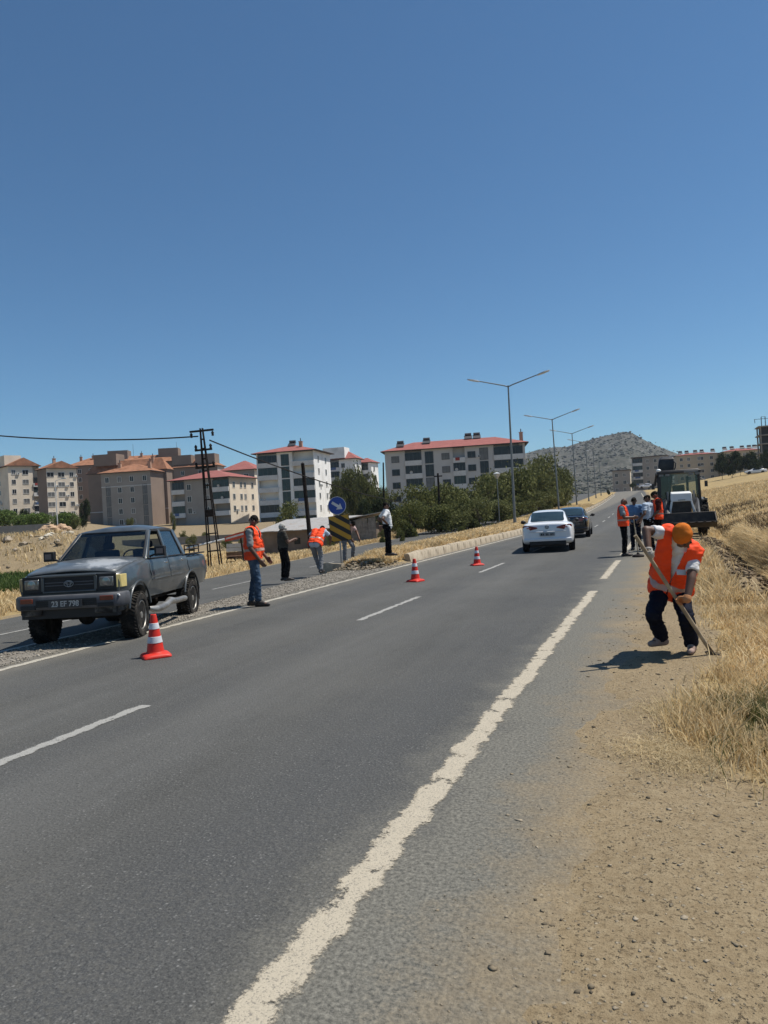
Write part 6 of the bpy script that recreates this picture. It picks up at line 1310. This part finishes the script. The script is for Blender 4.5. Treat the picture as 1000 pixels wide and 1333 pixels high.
for sx in (-.5, .5): MB().lathe([(.22, -.03), (.26, -.03), (.26, .03), (.22, .03)], (sx, -.45, .2), 'y', 18, close=True).lathe([(.04, -.05), (.04, .05)], (sx, -.45, .2), 'y', 8).tube((sx - .22, -.45, .2), (sx + .22, -.45, .2), .015, n=5).tube((sx, -.45, -.02), (sx, -.45, .42), .015, n=5).build('wheel', M_RUST, ct)

# ------------------------------------------------------------------ stones and grass
def scatter_stones(name, label, P, R, m, seed, kind=True):
    rs = np.random.RandomState(seed); n = len(P)
    base = np.array([(1, 0, 0), (-1, 0, 0), (0, 1, 0), (0, -1, 0), (0, 0, 1), (0, 0, -1), (.6, .6, .55), (-.65, .5, .5), (.5, -.65, .5), (-.55, -.6, .55)], float)
    F = np.array([(6, 4, 2), (6, 2, 0), (6, 0, 4), (7, 1, 2), (7, 2, 4), (7, 4, 1), (8, 0, 3), (8, 3, 4), (8, 4, 0), (9, 3, 1), (9, 4, 3), (9, 1, 4), (0, 2, 5), (2, 1, 5), (1, 3, 5), (3, 0, 5)])[:, [0, 2, 1]]
    V = base[None] * (1 + .35 * rs.randn(n, 10, 1)).clip(.5, 1.6); V *= (R[:, None] * rs.uniform(.6, 1.25, (n, 3)))[:, None, :] * np.array([1, 1, .62])
    a = rs.rand(n) * 6.283; c, s = np.cos(a)[:, None], np.sin(a)[:, None]; x = V[..., 0] * c - V[..., 1] * s; y = V[..., 0] * s + V[..., 1] * c
    V = np.stack([x, y, V[..., 2]], -1) + P[:, None, :]; Q = (F[None] + (np.arange(n) * 10)[:, None, None]).reshape(-1, 3)
    o = link(name, arr_mesh(name, V.reshape(-1, 3), Q, m), rot=(0, 0, -TH)); o['kind'] = 'stuff'; o['label'] = label; return o
def stone_mat(name, a, b_, c_):
    m, N, L, b = newmat(name); g = N.new('ShaderNodeNewGeometry'); r = N.new('ShaderNodeValToRGB'); L.new(g.outputs['Random Per Island'], r.inputs[0])
    r.color_ramp.elements[0].color = (*a, 1); r.color_ramp.elements[1].color = (*c_, 1); e = r.color_ramp.elements.new(.6); e.color = (*b_, 1)
    L.new(r.outputs[0], b.inputs['Base Color']); b.inputs['Roughness'].default_value = .95; b.inputs['Specular IOR Level'].default_value = .2; return m
M_STN = stone_mat('shoulder_stones', (.11, .09, .062), (.21, .17, .115), (.36, .30, .22)); M_GRV = stone_mat('median_gravel', (.14, .125, .10), (.27, .24, .195), (.42, .38, .32))
rs = np.random.RandomState(3)
n = 13000; s = 1.6 + 13 * rs.rand(n) ** 1.7; u = -1.0 + rs.rand(n) * 2.6; zp = sstep(-1.0, -.2, u + .5 * fbm(s * .9, u * .9, 4, 71)); k = rs.rand(n) < (.12 + .88 * zp) * (.35 + vnoise(s * 2.1, u * 2.1, 5))
s, u = s[k], u[k]; R = .0014 + .0026 * rs.rand(len(s)) + .009 * rs.rand(len(s)) ** 11; R *= 1 + .07 * s
scatter_stones('shoulder_stones', 'scattered small stones and clods over the dirt shoulder', np.stack([u, s, np.maximum(T(s, u), np.where(u < -.3, z_road(s), -9)) + R * .05], -1), R, M_STN, 1)
n = 14000; s = 2 + 21 * rs.rand(n); u = -7.95 - 1.6 * rs.rand(n); ro_n = opp(s)[0]; k = u > ro_n - .1; s, u = s[k], u[k]; R = .006 + .009 * rs.rand(len(s)) + .012 * rs.rand(len(s)) ** 6
scatter_stones('median_gravel', 'loose grey gravel covering the flat median nose', np.stack([u, s, np.maximum(T(s, u), np.where(u > -8.1, 0, -9)) + R * .2], -1), R, M_GRV, 2)
n = 900; s = 20.6 + 3.6 * rs.rand(n); u = -8.4 - 2.0 * rs.rand(n); R = .015 + .07 * rs.rand(n) ** 3
scatter_stones('nose_rubble', 'heap of broken earth and rubble at the median nose', np.stack([u, s, T(s, u) + R * .3 + .14 * np.exp(-(((s - 22.2) / .9) ** 2 + ((u + 9.2) / .7) ** 2)) * rs.rand(n)], -1), R, M_STN, 4)
n = 2600; s = 11 + 20 * rs.rand(n); u = 1.0 + 1.2 * rs.rand(n); R = .012 + .06 * rs.rand(n) ** 3
scatter_stones('ditch_clods', 'dark earth clods along the cut ditch below the dry bank', np.stack([u, s, T(s, u) + R * .3], -1), R, stone_mat('ditch_clods', (.05, .035, .022), (.13, .095, .06), (.24, .185, .12)), 5)

def grass(name, label, S, U, Hh_, w, m, seed, lean=.5, tuft=0.0):
    rs = np.random.RandomState(seed); n = len(S); Z = T(S, U); a = rs.rand(n) * 6.283; d = np.stack([np.cos(a), np.sin(a)], -1); ln = (lean * (.25 + rs.rand(n)) * Hh_)[:, None]
    b2 = rs.rand(n) * 6.283; q = np.stack([np.cos(b2), np.sin(b2)], -1) * (w * (.6 + .8 * rs.rand(n)))[:, None]
    P = np.stack([U, S], -1); z1 = Hh_ * .55; z2 = Hh_ * (1 - .25 * lean * rs.rand(n))
    v0 = np.c_[P - q, Z - .02]; v1 = np.c_[P + q, Z - .02]; v2 = np.c_[P + d * ln * .35 + q * .8, Z + z1]; v3 = np.c_[P + d * ln * .35 - q * .8, Z + z1]; v4 = np.c_[P + d * ln + q * .25, Z + z2]; v5 = np.c_[P + d * ln - q * .25, Z + z2]
    V = np.stack([v0, v1, v2, v3, v4, v5], 1).reshape(-1, 3); i = np.arange(n)[:, None] * 6; Q = np.concatenate([i + np.array([[0, 1, 2, 3]]), i + np.array([[3, 2, 4, 5]])])
    o = link(name, arr_mesh(name, V, Q, m), rot=(0, 0, -TH)); o['kind'] = 'stuff'; o['label'] = label; return o
def straw_mat(name, a, b_, c_):
    m, N, L, b = newmat(name); g = N.new('ShaderNodeNewGeometry'); r = N.new('ShaderNodeValToRGB'); L.new(g.outputs['Random Per Island'], r.inputs[0])
    r.color_ramp.elements[0].color = (*a, 1); r.color_ramp.elements[1].color = (*c_, 1); e = r.color_ramp.elements.new(.5); e.color = (*b_, 1)
    vec, tc = ncoord(N, L); c = nmix(N, L, nrange(N, L, nnoise(N, L, vec, .55, 6, .65), .42, .62, 0, .8), r.outputs[0], tuple(.60 * x for x in b_))
    L.new(c, b.inputs['Base Color']); b.inputs['Roughness'].default_value = .7; b.inputs['Specular IOR Level'].default_value = .25
    t = N.new('ShaderNodeBsdfTranslucent'); L.new(c, t.inputs[0]); mx = N.new('ShaderNodeMixShader'); mx.inputs[0].default_value = .4
    L.new(b.outputs[0], mx.inputs[1]); L.new(t.outputs[0], mx.inputs[2]); L.new(mx.outputs[0], N['Material Output'].inputs[0]); return m
M_STRAW = straw_mat('dry_straw', (.44, .31, .145), (.76, .57, .30), (.92, .78, .50)); M_GREENG = straw_mat('green_blades', (.045, .06, .018), (.12, .135, .045), (.30, .26, .11)); M_BROWNW = straw_mat('dead_weeds', (.045, .030, .018), (.11, .075, .04), (.20, .14, .075))
def cand(n, s0, s1, p, u0, u1, q=1.0):
    s = s0 + (s1 - s0) * rs.rand(n) ** p; u = u0 + (u1 - u0) * rs.rand(n) ** q; X = s * math.sin(TH) + u * math.cos(TH); Y = s * math.cos(TH) - u * math.sin(TH)
    k = rs.rand(n) < dry_zone(s, u, X, Y) ** 2; return s[k], u[k]
def clump(s, u, f, lo, seed): k = (vnoise(s * f, u * f, seed) * .6 + vnoise(s * f * 3.1, u * f * 3.1, seed + 1) * .4) > lo; return s[k], u[k]
s, u = cand(140000, 3.2, 13, 1.3, -.3, 4.2, 1.0); s, u = clump(s, u, 2.2, .34, 80)
h = (.05 + .17 * rs.rand(len(s)) ** 1.5) * (.40 + .85 * vnoise(s * .9, u * .9, 83)); grass('dry_grass', 'dense dry straw grass on the verge beside the digging man', s, u, h, .0022 + .00035 * s, M_STRAW, 1, .8)
s, u = cand(150000, 12, 42, 1.25, .2, 9, 1.0); s, u = clump(s, u, 1.1, .36, 84)
h = (.08 + .22 * rs.rand(len(s)) ** 1.4) * (.5 + .9 * vnoise(s * .5, u * .5, 87)); grass('dry_grass', 'dry straw grass over the bank and field past the ditch', s, u, h, .004 + .0004 * s, M_STRAW, 2, .75)
s, u = cand(60000, 40, 130, 1.2, .2, 24, 1.0); h = .12 + .22 * rs.rand(len(s)); grass('dry_grass', 'golden dry grass on the upper field slope', s, u, h, .018 + .0003 * s, M_STRAW, 3, .6)
n = 6500; a = rs.rand(n) * 6.283; r = rs.randn(n) * .5; s, u = 5.7 + .75 * r * np.cos(a) + .3 * rs.randn(n), .85 + .6 * r * np.sin(a) + .25 * rs.randn(n); k = (u > .15) | ((s > 5.6) & (s < 6.4) & (u > -.15)); s, u = clump(s[k], u[k], 3, .36, 90)
grass('green_grass', 'half green grass tufts growing at the shoulder edge', s, u, .05 + .13 * rs.rand(len(s)), .003 + 0 * s, M_GREENG, 4, .7)
n = 9000; k0 = rs.randint(0, 5, n); cs, cu = np.array([6.05, 5.15, 4.9, 5.5, 6.3])[k0], np.array([-.05, -.12, .1, .35, .25])[k0]; s, u = cs + .17 * rs.randn(n), cu + .15 * rs.randn(n)
grass('cut_straw', 'pale cut straw scattered in heaps at the grass edge', s, u, .012 + .03 * rs.rand(n), .002 + 0 * s, straw_mat('pale_straw', (.40, .30, .16), (.60, .48, .28), (.72, .60, .38)), 6, 3.2)
n = 4200; s = 2.0 + 5.5 * rs.rand(n); u = .0 + 2.2 * rs.rand(n) ** .8; k = rs.rand(n) < sstep(.1, 1.3, u - .12 * (5 - s)) * vnoise(s * 1.4, u * 1.4, 130) * 1.3
grass('loose_straw', 'loose straw stalks strewn over the bare dirt', s[k], u[k], .010 + .03 * rs.rand(k.sum()) ** 2, .0016 + 0 * s[k], M_STRAW, 16, 3.5)
# dead weeds on the bank
n = 60000; s = 12 + 50 * rs.rand(n) ** 1.3; u = 1.9 + 9 * rs.rand(n) ** 1.2; s, u = clump(s, u, .6, .57, 93); grass('dead_weeds', 'dark dead thistles and weeds on the bank above the ditch', s, u, .12 + .3 * rs.rand(len(s)), .004 + .0002 * s, M_BROWNW, 7, .5)
n = 26000; s = 11 + 20 * rs.rand(n); u = 1.95 + .35 * rs.rand(n); s, u = clump(s, u, 1.2, .3, 95); grass('bank_fringe', 'straw fringe hanging over the cut edge of the ditch', s, u, .1 + .25 * rs.rand(len(s)), .004 + .0002 * s, M_STRAW, 8, 1.2)
# left: median, verge, low ground
s = KERB_S0 - 1.5 + 90 * rs.rand(60000) ** 1.6; ro_n = opp(s)[0]; ku = KERB_U + c_road(s) - .2; u = ku - (ku - ro_n) * rs.rand(60000); s, u = clump(s, u, 1.0, .4, 97)
grass('dry_grass', 'short dry grass on the raised median behind the kerb', s, u, .06 + .16 * rs.rand(len(s)), .005 + .0006 * s, M_STRAW, 9, .8)
s = 5 + 85 * rs.rand(80000) ** 1.3; lo_n = opp(s)[1]; u = lo_n - .1 - 14 * rs.rand(80000) ** 1.5; X = s * math.sin(TH) + u * math.cos(TH); Y = s * math.cos(TH) - u * math.sin(TH); k = rs.rand(80000) < dry_zone(s, u, X, Y); s, u = clump(s[k], u[k], .7, .36, 98)
grass('dry_grass', 'dry grass verge on the far side of the opposite road', s, u, .07 + .2 * rs.rand(len(s)), .006 + .0006 * s, M_STRAW, 10, .8)
X = -26 + 14 * rs.rand(26000); Y = 31.5 + 9 * rs.rand(26000); k = (X / Y < -.31); X, Y = X[k], Y[k]; s = X * math.sin(TH) + Y * math.cos(TH); u = X * math.cos(TH) - Y * math.sin(TH)
grass('green_weeds', 'strip of green weeds below the rubble bank', s, u, .15 + .3 * rs.rand(len(s)), .03 + 0 * s, straw_mat('weed_green', (.035, .07, .014), (.085, .135, .03), (.17, .20, .06)), 11, .5)
# bushes dotting the hill
n = 15000; ia = rs.randint(0, AA.shape[0], n); ir = rs.randint(8, 93, n); P = np.stack([px_[ia, ir], py_[ia, ir], HZ[ia, ir]], -1) + np.c_[rs.randn(n, 2) * 4, np.zeros(n)]; k = fbm(P[:, 0] * .02, P[:, 1] * .02, 3, 99) > -.25; P = P[k]
R = 1.0 + 1.9 * rs.rand(len(P)) ** 2; o = scatter_stones('hill_scrub', 'dark scrub bushes dotting the rocky hill', P, R * 1.0, leaf_mat('scrub', (.040, .046, .032), (.075, .080, .055)), 21); o.rotation_euler.z = 0
# ------------------------------------------------------------------ rubble on the bank, haze
n = 900; X = -34 + 24 * rs.rand(n); Y = 39 + 18 * rs.rand(n); k = (X / Y < -.34); X, Y = X[k], Y[k]; s = X * math.sin(TH) + Y * math.cos(TH); u = X * math.cos(TH) - Y * math.sin(TH); R = .03 + .24 * rs.rand(len(s)) ** 6
scatter_stones('bank_rubble', 'earth clods and broken stone covering the rubble bank', np.stack([u, s, T(s, u) + R * .15], -1), R, stone_mat('bank_rubble', (.17, .13, .085), (.25, .20, .14), (.42, .37, .29)), 31)
n = 8000; X = -34 + 26 * rs.rand(n); Y = 39 + 22 * rs.rand(n); k = (X / Y < -.33); X, Y = X[k], Y[k]; s = X * math.sin(TH) + Y * math.cos(TH); u = X * math.cos(TH) - Y * math.sin(TH); s, u = clump(s, u, .35, .5, 120)
grass('bank_weeds', 'dry weeds growing in patches over the rubble bank', s, u, .12 + .35 * rs.rand(len(s)), .03 + 0 * s, M_STRAW, 15, .7)
hz = MB().b(-3400, 3400, -600, 3600, -14, 190).build('haze', [], None); hz['kind'] = 'stuff'; hz['label'] = 'thin dusty summer air'
hm = bpy.data.materials.new('haze'); hm.use_nodes = True; hm.node_tree.nodes.remove(hm.node_tree.nodes['Principled BSDF'])
pv = hm.node_tree.nodes.new('ShaderNodeVolumePrincipled'); pv.inputs['Color'].default_value = (.80, .88, 1.0, 1); pv.inputs['Density'].default_value = .00012; pv.inputs['Anisotropy'].default_value = .2
hm.node_tree.links.new(pv.outputs[0], hm.node_tree.nodes['Material Output'].inputs['Volume']); hz.data.materials.clear(); hz.data.materials.append(hm)
